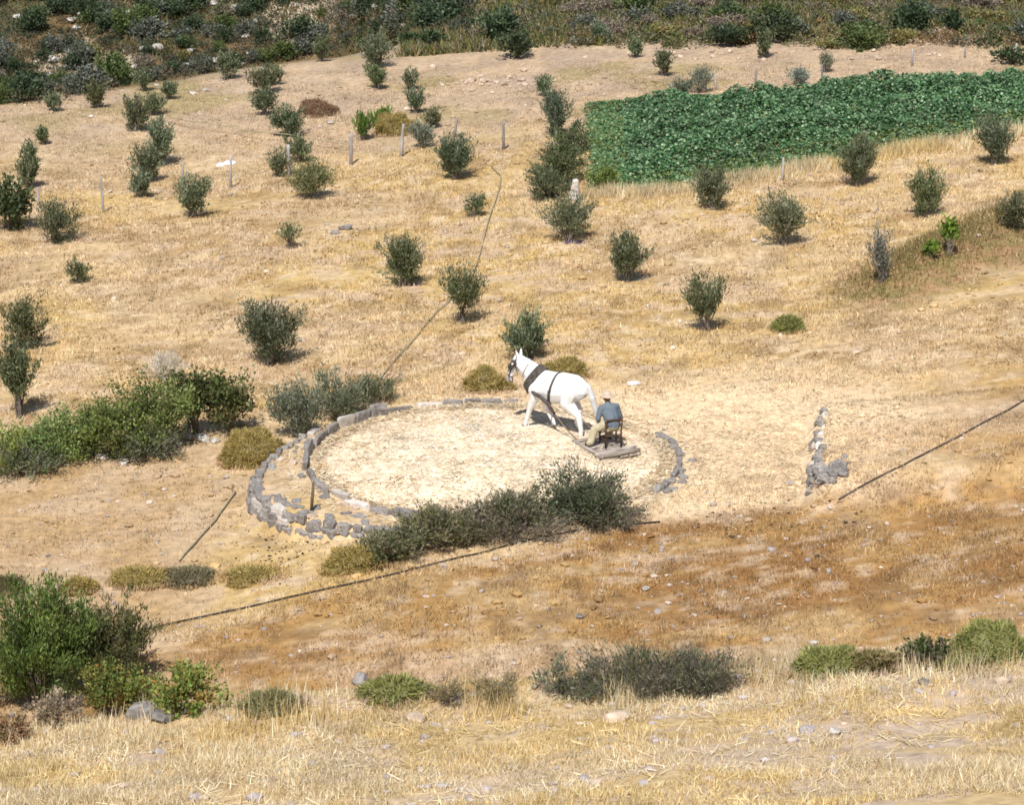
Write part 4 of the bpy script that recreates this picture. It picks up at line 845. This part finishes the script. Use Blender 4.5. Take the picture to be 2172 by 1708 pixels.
pebbles('path_stones', 140, f_left, 0.04, 0.12, SC, 'small pale stones on the worn ground below the outer wall')
def f_dung(n):
    P = [at(RNG.normal(600, 42), RNG.normal(1155, 30))[0] for _ in range(n)]; return [p[0] for p in P], [p[1] for p in P]
pebbles('dung_droppings', 130, f_dung, 0.025, 0.06, [(0.05, 0.037, 0.028), (0.08, 0.06, 0.045)], 'dark dung specks on worn ground below the wall')
def f_dung2(n):
    P = [at(RNG.normal(1610, 130), RNG.normal(1110, 22))[0] for _ in range(n)]; return [p[0] for p in P], [p[1] for p in P]
pebbles('dark_weed_specks', 50, f_dung2, 0.04, 0.1, [(0.08, 0.062, 0.04)], 'dark dry specks on the slope uphill of the thorn hedge')

# ------------------------------------------------------------------ hoses, posts, oddments
def hose(pts, r, mat, name, label, lift=0.03):
    W = np.array([at(*q)[0] for q in pts]); out = []
    for a, b in zip(W[:-1], W[1:]):
        m = max(3, int(np.linalg.norm(b - a) / 0.35))
        for k in range(m):
            q = a + (b - a) * k / m; q = q + np.array([0.03 * math.sin(q[0] * 1.3), 0.04 * math.sin(q[0] * 0.9), 0]); q[2] = float(H(q[0], q[1])) + lift; out.append(q)
    out.append(W[-1] + np.array([0, 0, lift])); o = tube(name, out, r, mat)
    tag(o, label, 'hose')
hose([(270, 1346), (420, 1315), (560, 1284), (700, 1250), (850, 1216), (1000, 1180), (1150, 1142), (1290, 1118), (1400, 1110)], 0.02, M_HOSE, 'water_hose', 'long black water hose lying straight across the brown slope under the hedge', 0.03)
hose([(1780, 1064), (1850, 1026), (1920, 990), (2000, 945), (2080, 900), (2200, 836)], 0.02, M_HOSE, 'water_hose', 'black water hose climbing the bank from the tumbled stones', 0.03)
hose([(382, 1194), (420, 1152), (460, 1108), (500, 1048)], 0.02, M_GHOSE, 'grey_hose', 'short grey hose lying below the outer stone wall', 0.05)
hose([(805, 806), (850, 752), (890, 710), (930, 662), (1000, 600), (1018, 545), (1034, 480), (1060, 400), (1062, 375), (1042, 355)], 0.016, M_GHOSE, 'grey_hose', 'thin grey hose winding up the olive field', 0.06)
hose([(352, 262), (450, 280), (540, 296), (620, 303), (700, 318), (745, 322)], 0.016, M_GHOSE, 'grey_hose', 'thin dark line of hose across the upper field behind the fence', 0.3)
def post(X, Y0, Y1, lean, r=0.055, label='weathered grey post of the fence line across the olive field', group='fence posts', mat=None):
    p, t = at(X, Y1); h = (Y1 - Y0) * t / 6033 / 0.96 + 0.25; k = rr.uniform(0.9, 1.1)
    o = tube('fence_post', [(0, 0, -0.25), (lean * 0.4, 0.01, h * 0.35), (lean * 0.7, -0.01, h * 0.7), (lean, 0, h - 0.25)], [r * k, r * 0.95 * k, r * 0.85 * k, r * 0.8 * k], mat or M_POST, None, 7)
    o.location = p; tag(o, label, 'post', group)
for X, a, b, l in [(82, 398, 440, 0), (220, 374, 450, -0.06), (385, 344, 382, 0.12), (489, 330, 398, 0.05), (613, 308, 374, 0.0), (744, 284, 350, 0.04), (850, 264, 332, 0.12), (963, 250, 290, 0.15), (1068, 258, 318, 0.0), (1180, 224, 290, -0.06)]:
    post(X, a, b, l, r=0.06 if X in (613, 850, 1180, 744) else 0.045)
for X, a, b, l in [(1420, 178, 205, 0.08), (1520, 160, 190, -0.12), (1604, 150, 186, -0.05), (1744, 138, 182, -0.05), (1934, 105, 140, 0.0), (2046, 102, 122, 0), (2150, 94, 132, 0.1)]:
    post(X, a, b, l, r=0.045, label='thin post along the upper edge of the vineyard', group='vineyard posts')
post(1660, 335, 385, 0.0, r=0.04, label='single post at the lower edge of the vineyard', group=None)
post(400, 850, 918, 0.05, r=0.06, label='pale post among the leaning stems of the green thicket', group=None)
o = tube('wooden_stick', [(0, 0, 0), (0.03, 0.02, 0.3), (0.06, 0.0, 0.68)], [0.03, 0.035, 0.028], M_STICK); o.location = at(660, 1086)[0]; tag(o, 'dark wooden stick standing upright between wall and floor kerb', 'stick')
p = at(700, 1138)[0]; q = at(762, 1134)[0]; tag(tube('fallen_branch', [p + [0, 0, .04], (p + q) / 2 + [0, 0, .03], q + [0, 0, .06]], 0.022, M_STICK), 'thin fallen branch on the ground by the lower wall end', 'branch')
def cloth(name, X, Y, sx, sy, sz, mat, label, cat, rot=0.0):
    p, t = at(X, Y); n_ = 14; V = []; F = []
    for j in range(n_):
        for k in range(n_):
            u, v = k / (n_ - 1) - 0.5, j / (n_ - 1) - 0.5; r_ = max(0, 1 - (2 * u) ** 2) * max(0, 1 - (2 * v) ** 2)
            px, py = u * sx * (1 + 0.2 * math.sin(9 * v + X)), v * sy * (1 + 0.2 * math.sin(7 * u + Y))
            V.append((px, py, sz * r_ ** 0.6 * (0.6 + 0.8 * vnoise(px * 9 + X, py * 9)) + float(H(p[0] + px, p[1] + py)) - p[2] + 0.01))
    for j in range(n_ - 1):
        for k in range(n_ - 1): F.append((j * n_ + k, j * n_ + k + 1, (j + 1) * n_ + k + 1, (j + 1) * n_ + k))
    me = bpy.data.meshes.new(name); me.from_pydata([tuple(map(float, v)) for v in V], [], F); me.update(); o = obj(name, me, mat); o.location = p
    sm = o.modifiers.new('s', 'SOLIDIFY'); sm.thickness = 0.02
    tag(o, label, cat)
cloth('white_sheet', 468, 351, 0.26, 0.25, 0.1, M_SHEET, 'white plastic scrap beside the larger one by the fence', 'sheet')
cloth('white_sheet', 487, 347, 0.4, 0.3, 0.12, M_SHEET, 'larger white plastic scrap lying by the fence post', 'sheet')
cloth('white_sheet', 834, 268, 0.4, 0.4, 0.2, M_SHEET, 'white rag beside the blue grey bundle at a fence post', 'rag')
cloth('cloth_bundle', 857, 270, 0.5, 0.4, 0.3, M_BLUE, 'blue grey cloth bundle by a leaning fence post', 'bundle')
cloth('purple_sheet', 1220, 514, 0.6, 0.3, 0.05, M_PURPLE, 'purple plastic sheet in the shade of the two lobed olive', 'sheet')
cloth('white_sheet', 1345, 814, 0.3, 0.2, 0.05, M_SHEET, 'small white scrap on bare ground uphill of the seated person', 'scrap')

# ------------------------------------------------------------------ the horse
HX, HY = -0.83, 0.56; HROT = math.atan2(HY, HX)
foot = at(1231, 929)[0]; cR, sR = math.cos(HROT), math.sin(HROT)
def R2(v): return np.array([v[0] * cR - v[1] * sR, v[0] * sR + v[1] * cR, v[2]])
HS = (1.0, 0.97, 1.06)
horg = foot - R2((-0.75, 0.16, 0)); horg[2] = float(H(horg[0], horg[1])) + 0.01
def ell(x0, z0, w0, h0, x1, z1, w1, h1):        # elliptical torso piece
    return ((x0, 0, z0), (x1, 0, z1), h0, h1, (w0 / h0 + w1 / h1) / 2)
hc = [ell(-0.64, 1.08, .19, .22, -0.48, 1.09, .265, .31), ell(-0.48, 1.09, .265, .31, -0.2, 1.04, .285, .36), ell(-0.2, 1.04, .285, .36, 0.1, 1.0, .295, .375),
      ell(0.1, 1.0, .295, .375, 0.38, 1.01, .27, .365), ell(0.38, 1.01, .27, .365, .58, 1.04, .22, .32), ell(.58, 1.04, .22, .30, .70, 1.03, .17, .22),
      ((.42, 0, 1.22), (.68, 0, 1.27), .185, .19, .6),
      ((.52, 0, 1.14), (.86, 0, 1.33), .30, .235, .56), ((.86, 0, 1.33), (1.10, 0, 1.45), .235, .175, .56),
      ((1.09, 0, 1.49), (1.19, 0, 1.36), .105, .13, .72), ((1.19, 0, 1.36), (1.30, 0, 1.17), .122, .085, .72), ((1.30, 0, 1.17), (1.37, 0, 1.03), .083, .072, .8), ((1.35, 0, 1.01), (1.385, 0, 1.01), .06, .055, .9)]
def legc(pts, rs):
    return [(pts[i], pts[i + 1], rs[i], rs[i + 1]) for i in range(len(pts) - 1)]
FL = [(.54, .15, .96), (.52, .17, .76), (.68, .16, .44), (.77, .16, .17), (.81, .16, .07)]
FR = [(.54, -.15, .96), (.46, -.17, .76), (.40, -.16, .43), (.22, -.16, .17), (.20, -.16, .08)]
BL = [(-.46, .15, 1.0), (-.38, .19, .78), (-.70, .16, .50), (-.77, .16, .17), (-.75, .16, .07)]
BR = [(-.46, -.15, 1.0), (-.26, -.19, .78), (-.52, -.16, .54), (-.44, -.16, .26), (-.49, -.16, .18)]
hc += legc(FL, (.18, .125, .07, .05, .056)) + legc(FR, (.18, .125, .07, .05, .056)) + legc(BL, (.205, .165, .08, .056, .06)) + legc(BR, (.205, .165, .08, .056, .06))
hc += [((.68, .16, .44), (.75, .16, .24), .058, .04), ((.39, -.16, .42), (.27, -.16, .26), .058, .04)]
for sy in (1, -1): hc += [((1.08, sy * .06, 1.57), (1.09, sy * .085, 1.645), .045, .046, .6), ((1.09, sy * .085, 1.645), (1.11, sy * .12, 1.75), .042, .01, .6)]
hm = caps_mesh('horse', hc, 0.016, 5)
horse = obj('horse', hm, M_HORSE); horse.location = horg; horse.rotation_euler = (0, 0, HROT); horse.scale = HS
tag(horse, 'white horse in dark harness walking round the floor and pulling the sled', 'horse')
tail = caps_mesh('tail', [((-.70, 0, 1.27), (-.86, -.02, 1.15), .06, .068), ((-.86, -.02, 1.15), (-.94, -.05, .92), .068, .085), ((-.94, -.05, .92), (-1.0, -.09, .66), .082, .065), ((-1.0, -.09, .66), (-1.03, -.11, .42), .065, .015)], 0.014, 3)
obj('tail', tail, M_HORSE, horse)
mane = caps_mesh('mane', [((.52, 0, 1.41), (.76, 0, 1.49), .03, .035), ((.76, 0, 1.49), (.96, 0, 1.56), .035, .04), ((.96, 0, 1.56), (1.11, 0, 1.60), .04, .035), ((.91, .06, 1.48), (1.04, .06, 1.53), .04, .04)], 0.014, 3)
obj('mane', mane, M_HORSE, horse)
for q, d_ in ((FL, .04), (FR, -.02), (BL, .03), (BR, -.04)):
    e = q[-1]; obj('hoof', caps_mesh('hoof', [((e[0], e[1], e[2] - .0), (e[0] + d_, e[1], e[2] - .045), .052, .066)], 0.012, 2), M_HOOF, horse)
obj('muzzle', caps_mesh('muzzle', [((1.36, 0, 1.05), (1.395, 0, .99), .075, .064, .82)], 0.01, 2), M_MUZ, horse)
for sy in (1, -1): obj('eye', caps_mesh('eye', [((1.175, sy * .09, 1.40), (1.18, sy * .091, 1.395), .018, .018)], 0.005, 1), M_SHOE, horse)
bvh = BVHTree.FromPolygons([v.co[:] for v in hm.vertices], [p.vertices[:] for p in hm.polygons])
def band(name, c, axis_, width, mat, parent, off=0.012, th=0.012, n=40, arc=None, rmax=0.7):
    """strap that follows the horse round the point c, its plane square to axis_"""
    ax = Vector(axis_).normalized(); u = Vector((0, 1, 0)); v = ax.cross(u).normalized(); rows = []
    for k in range(n):
        a = 2 * math.pi * k / n
        d = u * math.cos(a) + v * math.sin(a); row = []
        for e in (-0.5, 0.5):
            cc_ = Vector(c) + ax * e * width; h_ = bvh.ray_cast(cc_ + d * rmax, -d, rmax)
            r_ = (h_[0] - cc_).length if h_[0] else 0.1
            row.append((cc_, d, r_))
        rows.append(row)
    V, Fc = [], []
    for row in rows:
        for (cc_, d, r_) in row: V += [cc_ + d * (r_ - 0.01), cc_ + d * (r_ + off + th)]
    for k in range(n):
        a, b = 4 * k, 4 * ((k + 1) % n)
        Fc += [(a + 1, b + 1, b + 3, a + 3), (a, a + 1 + 0, b + 1, b), (a + 2, b + 2, b + 3, a + 3)]
    me = bpy.data.meshes.new(name); me.from_pydata([x_[:] for x_ in V], [], Fc); me.update(); return obj(name, me, mat, parent)
hz_ = thing('harness', 'dark leather collar, straps and ropes on the white horse', 'harness', horg, HROT); hz_.scale = HS
band('collar', (.66, 0, 1.12), (.80, 0, .60), 0.19, M_LEATHER, hz_, 0.02, 0.035, 48, rmax=0.46)
band('neck_strap', (.86, 0, 1.29), (.86, 0, .45), 0.018, M_CANVAS, hz_, 0.004, 0.006, 40, rmax=0.34)
band('girth_strap', (.04, 0, 1.02), (1, 0, .25), 0.055, M_LEATHER, hz_, 0.006, 0.01, 48, rmax=0.6)
# sled frame first: ropes end on it
SH = np.array([-0.50, 0.866]); SROT = math.atan2(SH[1], SH[0])
pb = at(1278, 985)[0]; pr = at(1350, 966)[0]
SW, SLN = 0.98, 1.30
mid_rear = (pb + pr) / 2; sled_c = mid_rear[:2] + SH * (SLN / 2 - 0.02); sled_z = float(H(*sled_c)) + 0.06
sled_o = np.array([sled_c[0], sled_c[1], sled_z])
def sled_w(lx, ly, lz): c_, s_ = math.cos(SROT), math.sin(SROT); return np.array([sled_o[0] + lx * c_ - ly * s_, sled_o[1] + lx * s_ + ly * c_, sled_o[2] + lz])
def to_h(p):
    d = np.asarray(p) - horg; return np.array([d[0] * cR + d[1] * sR, -d[0] * sR + d[1] * cR, d[2]]) / np.array(HS)
for sy in (1, -1):
    hit = to_h(sled_w(SLN / 2 - 0.05, sy * 0.30 + 0.08, 0.09))
    a = np.array((.60, sy * .255, .93)); b = np.array((.26, sy * .355, .86)); c_ = np.array((.02, sy * .375, .72)); d_ = np.array((-.16, sy * .37, .52))
    t_ = tube('trace', [a, (a + b) / 2 + [0, sy * .02, -.01], b, c_, d_], [.035, .045, .05, .045, .03], M_CANVAS if sy < 0 else M_LEATHER, hz_)
    tube('trace_rope', [d_, d_ * .5 + hit * .5 + [0, 0, -.03], hit], [.016, .015, .016], M_ROPE, hz_)
    tube('belly_strap', [c_ + [0.02, 0, .02], (.06, sy * .345, .86), (.05, sy * .33, 1.02)], [.02, .018, .018], M_LEATHER, hz_)
br_ = thing('bridle', 'dark bridle with blinkers on the head of the white horse', 'bridle', horg, HROT); br_.scale = HS
band('noseband', (1.345, 0, 1.10), (.42, 0, -.9), 0.022, M_LEATHER, br_, 0.004, 0.006, 28, rmax=0.2)
band('cheek_band', (1.18, 0, 1.39), (.5, 0, -.7), 0.03, M_LEATHER, br_, 0.004, 0.006, 28, rmax=0.25)
band('throat_strap', (1.12, 0, 1.43), (.95, 0, .1), 0.02, M_LEATHER, br_, 0.004, 0.006, 28, rmax=0.25)
for sy in (1, -1):
    tube('cheek_strap', [(1.12, sy * .095, 1.52), (1.21, sy * .108, 1.37), (1.295, sy * .083, 1.20), (1.34, sy * .072, 1.09)], .016, M_LEATHER, br_)
    bl = obj('blinker', caps_mesh('blinker', [((1.16, sy * .112, 1.43), (1.26, sy * .122, 1.33), .075, .08, .22)], 0.008, 2), M_LEATHER, br_)
    obj('metal_disc', caps_mesh('metal_disc', [((1.19, sy * .134, 1.415), (1.195, sy * .138, 1.41), .028, .028, .4)], 0.005, 1), M_BRASS, bl)
fp = obj('face_strap', caps_mesh('face_strap', [((1.18, 0, 1.51), (1.31, 0, 1.35), .032, .034, 2.4), ((1.31, 0, 1.35), (1.40, 0, 1.17), .024, .018, 1.4)], 0.009, 2), M_LEATHER, br_)
tube('bit_strap', [(1.34, .072, 1.08), (1.31, .06, .97), (1.27, .02, 0.93), (1.31, -.06, .97), (1.34, -.072, 1.08)], .012, M_LEATHER, br_)

# ------------------------------------------------------------------ threshing sled
sled = thing('threshing_sled', 'grey weathered plank sled carrying the chair and seated person', 'sled', sled_o, SROT)
def part_box(name, s, loc, mat, parent, rot=(0, 0, 0), seed=1, bev=0.01, wob=0.008):
    o = obj(name, box_mesh(name, *s, bev, seed, wob), mat, parent, loc); o.rotation_euler = rot; return o
pwid = SW / 4
for k in range(4):
    part_box('plank', (SLN, pwid - 0.035, 0.05), (0.02 * ((k * 7) % 3 - 1), -SW / 2 + pwid * (k + 0.5), 0.0), M_WOOD, sled, (0, -0.015, 0.01 * ((k % 2) * 2 - 1)), k)
for k, lx in enumerate((-SLN / 2 + 0.04, -SLN / 2 + 0.22)):
    ll = [(lx + rr.uniform(-.01, .01), yy_, 0.075 + rr.uniform(-.006, .006)) for yy_ in np.linspace(-SW / 2 - 0.06, SW / 2 + 0.05, 6)]
    tube('rear_pole', ll, [.05, .054, .056, .055, .053, .048], M_POLE, sled, 9)
tube('front_pole', [(SLN / 2 - 0.05, yy_, 0.08) for yy_ in np.linspace(-SW / 2 - .02, SW / 2 + .02, 5)], .045, M_POLE, sled, 9)
tube('side_rail', [(lx, SW / 2 - 0.04, 0.07) for lx in np.linspace(-SLN / 2, SLN / 2 + .04, 5)], .045, M_WOOD, sled, 8)
part_box('cross_batten', (0.12, SW * 0.8, 0.04), (0.12, 0.03, 0.05), M_WOOD, sled, (0, 0, 0.1), 9)
part_box('cross_batten', (0.10, SW * 0.86, 0.035), (-0.30, 0.0, 0.05), M_WOOD, sled, (0, 0, -0.04), 11)

# ------------------------------------------------------------------ chair and person
CH = np.array([-0.30, 0.954]); CROT = math.atan2(CH[1], CH[0])
deck = sled_z + 0.028
pl_ = atz(1285, 952, deck); pr2 = atz(1321, 953, deck); crm = (pl_ + pr2) / 2
ch_o = np.array([crm[0] + CH[0] * 0.26, crm[1] + CH[1] * 0.26, deck])
chair = thing('wooden_chair', 'brown wooden ladder back chair standing on the sled', 'chair', ch_o, CROT)
for sy in (1, -1):
    tube('rear_leg', [(-.19, sy * .19, 0), (-.185, sy * .19, .40), (-.20, sy * .195, .56), (-.24, sy * .205, .75)], [.021, .024, .022, .018], M_CHAIR, chair)
    tube('front_leg', [(.19, sy * .20, 0), (.19, sy * .20, .43)], [.02, .023], M_CHAIR, chair)
    tube('side_stretcher', [(-.185, sy * .19, .18), (.19, sy * .20, .18)], .012, M_CHAIR, chair)
    tube('seat_rail', [(-.185, sy * .185, .41), (.19, sy * .195, .41)], .018, M_CHAIR, chair)
for z_, x_ in ((.68, -.222), (.55, -.202)): part_box('back_slat', (.018, .40, .06), (x_, 0, z_), M_CHAIR, chair, (0, -.17, 0), 2, .004, 0)
for x_, z_ in ((-.187, .30), (.19, .16), (.19, .28), (-.187, .14)): tube('stretcher', [(x_, -.19, z_), (x_, .19, z_)], .012, M_CHAIR, chair)
part_box('seat', (.38, .38, .045), (0.0, 0, .425), M_RUSH, chair, (0, 0, 0), 3, .015, 0)

# the person: facing the horse, leaning forward, hands in lap, one leg stretched to the front corner
S = 0.45                                                              # seat top
def mir(p, s): return (p[0], p[1] * s, p[2])
PELV = (-.08, 0, S + .10); CHEST = (.06, .02, S + .38); NECK = (.12, .03, S + .53); HEAD = (.11, .0, S + .70)
armL = [(.09, .205, S + .46), (.05, .30, S + .21), (.20, .23, S + .09), (.28, .20, S + .06)]
armR = [(.09, -.165, S + .47), (.09, -.26, S + .22), (.26, -.12, S + .15), (.33, -.07, S + .14)]
ft = atz(1250, 945, deck + 0.07) - ch_o; cC, sC = math.cos(CROT), math.sin(CROT); ft = (ft[0] * cC + ft[1] * sC, -ft[0] * sC + ft[1] * cC)
legL = [(-.02, .10, S + .09), ((ft[0] - .02) / 2 + .10, (ft[1] + .1) / 2 + .06, S - .04), (ft[0] - .02, ft[1] - .03, .16), (ft[0], ft[1], .07)]
legR = [(-.02, -.10, S + .09), (.38, -.13, S + .07), (.44, -.13, .10), (.45, -.13, .07)]
def chain(pts, rs): return [(pts[i], pts[i + 1], rs[i], rs[i + 1]) for i in range(len(pts) - 1)]
torso = [(PELV, (-.03, 0, S + .25), .155, .15, 1.15), ((-.03, 0, S + .25), CHEST, .145, .15, 1.22), ((.08, .13, S + .44), (.08, -.09, S + .44), .105, .105), ((.09, .19, S + .46), (.09, -.15, S + .47), .068, .068)]
bc = [(p0, p1, r0 * .93, r1 * .93, *rest) for (p0, p1, r0, r1, *rest) in torso]
bc += [(NECK, (0.180, 0.030, S + 0.575), .058, .055), ((0.190, 0.030, S + 0.635), (0.205, 0.030, S + 0.680), .088, .09, .88), ((0.240, 0.030, S + 0.585), (0.220, 0.030, S + 0.625), .055, .07, .8),
       ((0.285, 0.030, S + 0.635), (0.305, 0.030, S + 0.610), .012, .016), ((0.190, 0.115, S + 0.635), (0.190, 0.118, S + 0.655), .018, .02, .5), ((0.190, -0.055, S + 0.635), (0.190, -0.058, S + 0.655), .018, .02, .5)]
bc += chain(armL, (.05, .043, .032, .03)) + chain(armR, (.05, .043, .032, .03)) + chain(legL, (.085, .062, .045, .038)) + chain(legR, (.085, .062, .045, .038))
for arm, sd in ((armL, 1), (armR, -1)):
    wv = Vector(arm[3]); fw = (Vector(arm[3]) - Vector(arm[2])).normalized(); lat = Vector((0, 0, 1)).cross(fw).normalized() * sd
    palm = wv + fw * .07; bc.append((tuple(wv), tuple(palm), .028, .034, 1.1))
    for k, (o_, ln) in enumerate(((-.027, .062), (-.009, .074), (.009, .07), (.027, .055))):
        b0 = palm + lat * o_ + fw * .012; b1 = b0 + fw * ln * .5 + Vector((0, 0, -.012)); b2 = b1 + fw * ln * .3 + Vector((0, 0, -ln * .5))
        bc += [(tuple(b0), tuple(b1), .0105, .0095), (tuple(b1), tuple(b2), .0095, .008)]
    t0 = wv + fw * .03 - lat * .03; t1 = t0 + fw * .035 - lat * .025; bc += [(tuple(t0), tuple(t1), .013, .011), (tuple(t1), tuple(t1 + fw * .03 + Vector((0, 0, -.01))), .011, .009)]
person = obj('person', caps_mesh('person', bc, 0.0105, 3), M_SKIN); person.location = ch_o; person.rotation_euler = (0, 0, CROT)
tag(person, 'person in blue shirt, beige trousers and hat seated on the sled chair seen from behind', 'person')
sc_ = [(p0, p1, r0 * 1.07, r1 * 1.07, *rest) for (p0, p1, r0, r1, *rest) in torso] + chain(armL[:3], (.074, .062, .05)) + chain(armR[:3], (.074, .062, .05))
sc_ += [((.10, .03, S + .50), (.13, .03, S + .545), .085, .075), ((-.03, 0, S + .2), (-.09, 0, S + .1), .16, .17, 1.2)]
obj('shirt', caps_mesh('shirt', sc_, 0.012, 3), M_SHIRT, person)
tc_ = [((-.10, 0, S + .075), (.0, 0, S + .08), .155, .14, 1.25)] + chain(legL[:3] + [(legL[3][0], legL[3][1], .12)], (.125, .095, .085, .08)) + chain(legR[:3] + [(.45, -.13, .12)], (.125, .095, .08, .078))
obj('trousers', caps_mesh('trousers', tc_, 0.013, 3), M_TROUS, person)
for q in (legL[3], legR[3]):
    obj('shoe', caps_mesh('shoe', [((q[0] - .03, q[1], q[2] - .01), (q[0] + .16, q[1] + .02, q[2] - .025), .05, .042, .9)], 0.01, 3), M_SHOE, person)
prof = [(0.0, .115), (.05, .112), (.085, .095), (.098, .06), (.102, .0), (.13, -.012), (.175, -.022), (.178, -.028), (.13, -.02), (.10, -.012)]
HV, HF = [], []; n_ = 24
for r_, z_ in prof:
    for k in range(n_):
        a = 2 * math.pi * k / n_; HV.append((r_ * math.cos(a) * 1.05, r_ * math.sin(a), z_ - 0.018 * math.cos(2 * a) * (r_ > .12)))
for i in range(len(prof) - 1):
    for k in range(n_): HF.append((i * n_ + k, i * n_ + (k + 1) % n_, (i + 1) * n_ + (k + 1) % n_, (i + 1) * n_ + k))
hm_ = bpy.data.meshes.new('hat'); hm_.from_pydata(HV, [], HF); hm_.polygons.foreach_set('use_smooth', [True] * len(hm_.polygons)); hm_.update()
ht = obj('hat', hm_, M_HAT, person, (.20, .03, S + .695)); ht.rotation_euler = (0.05, 0.25, 0)
print('tris', sum(len(o.data.loop_triangles) if not o.data.calc_loop_triangles() else 0 for o in bpy.data.objects if o.type == 'MESH'))
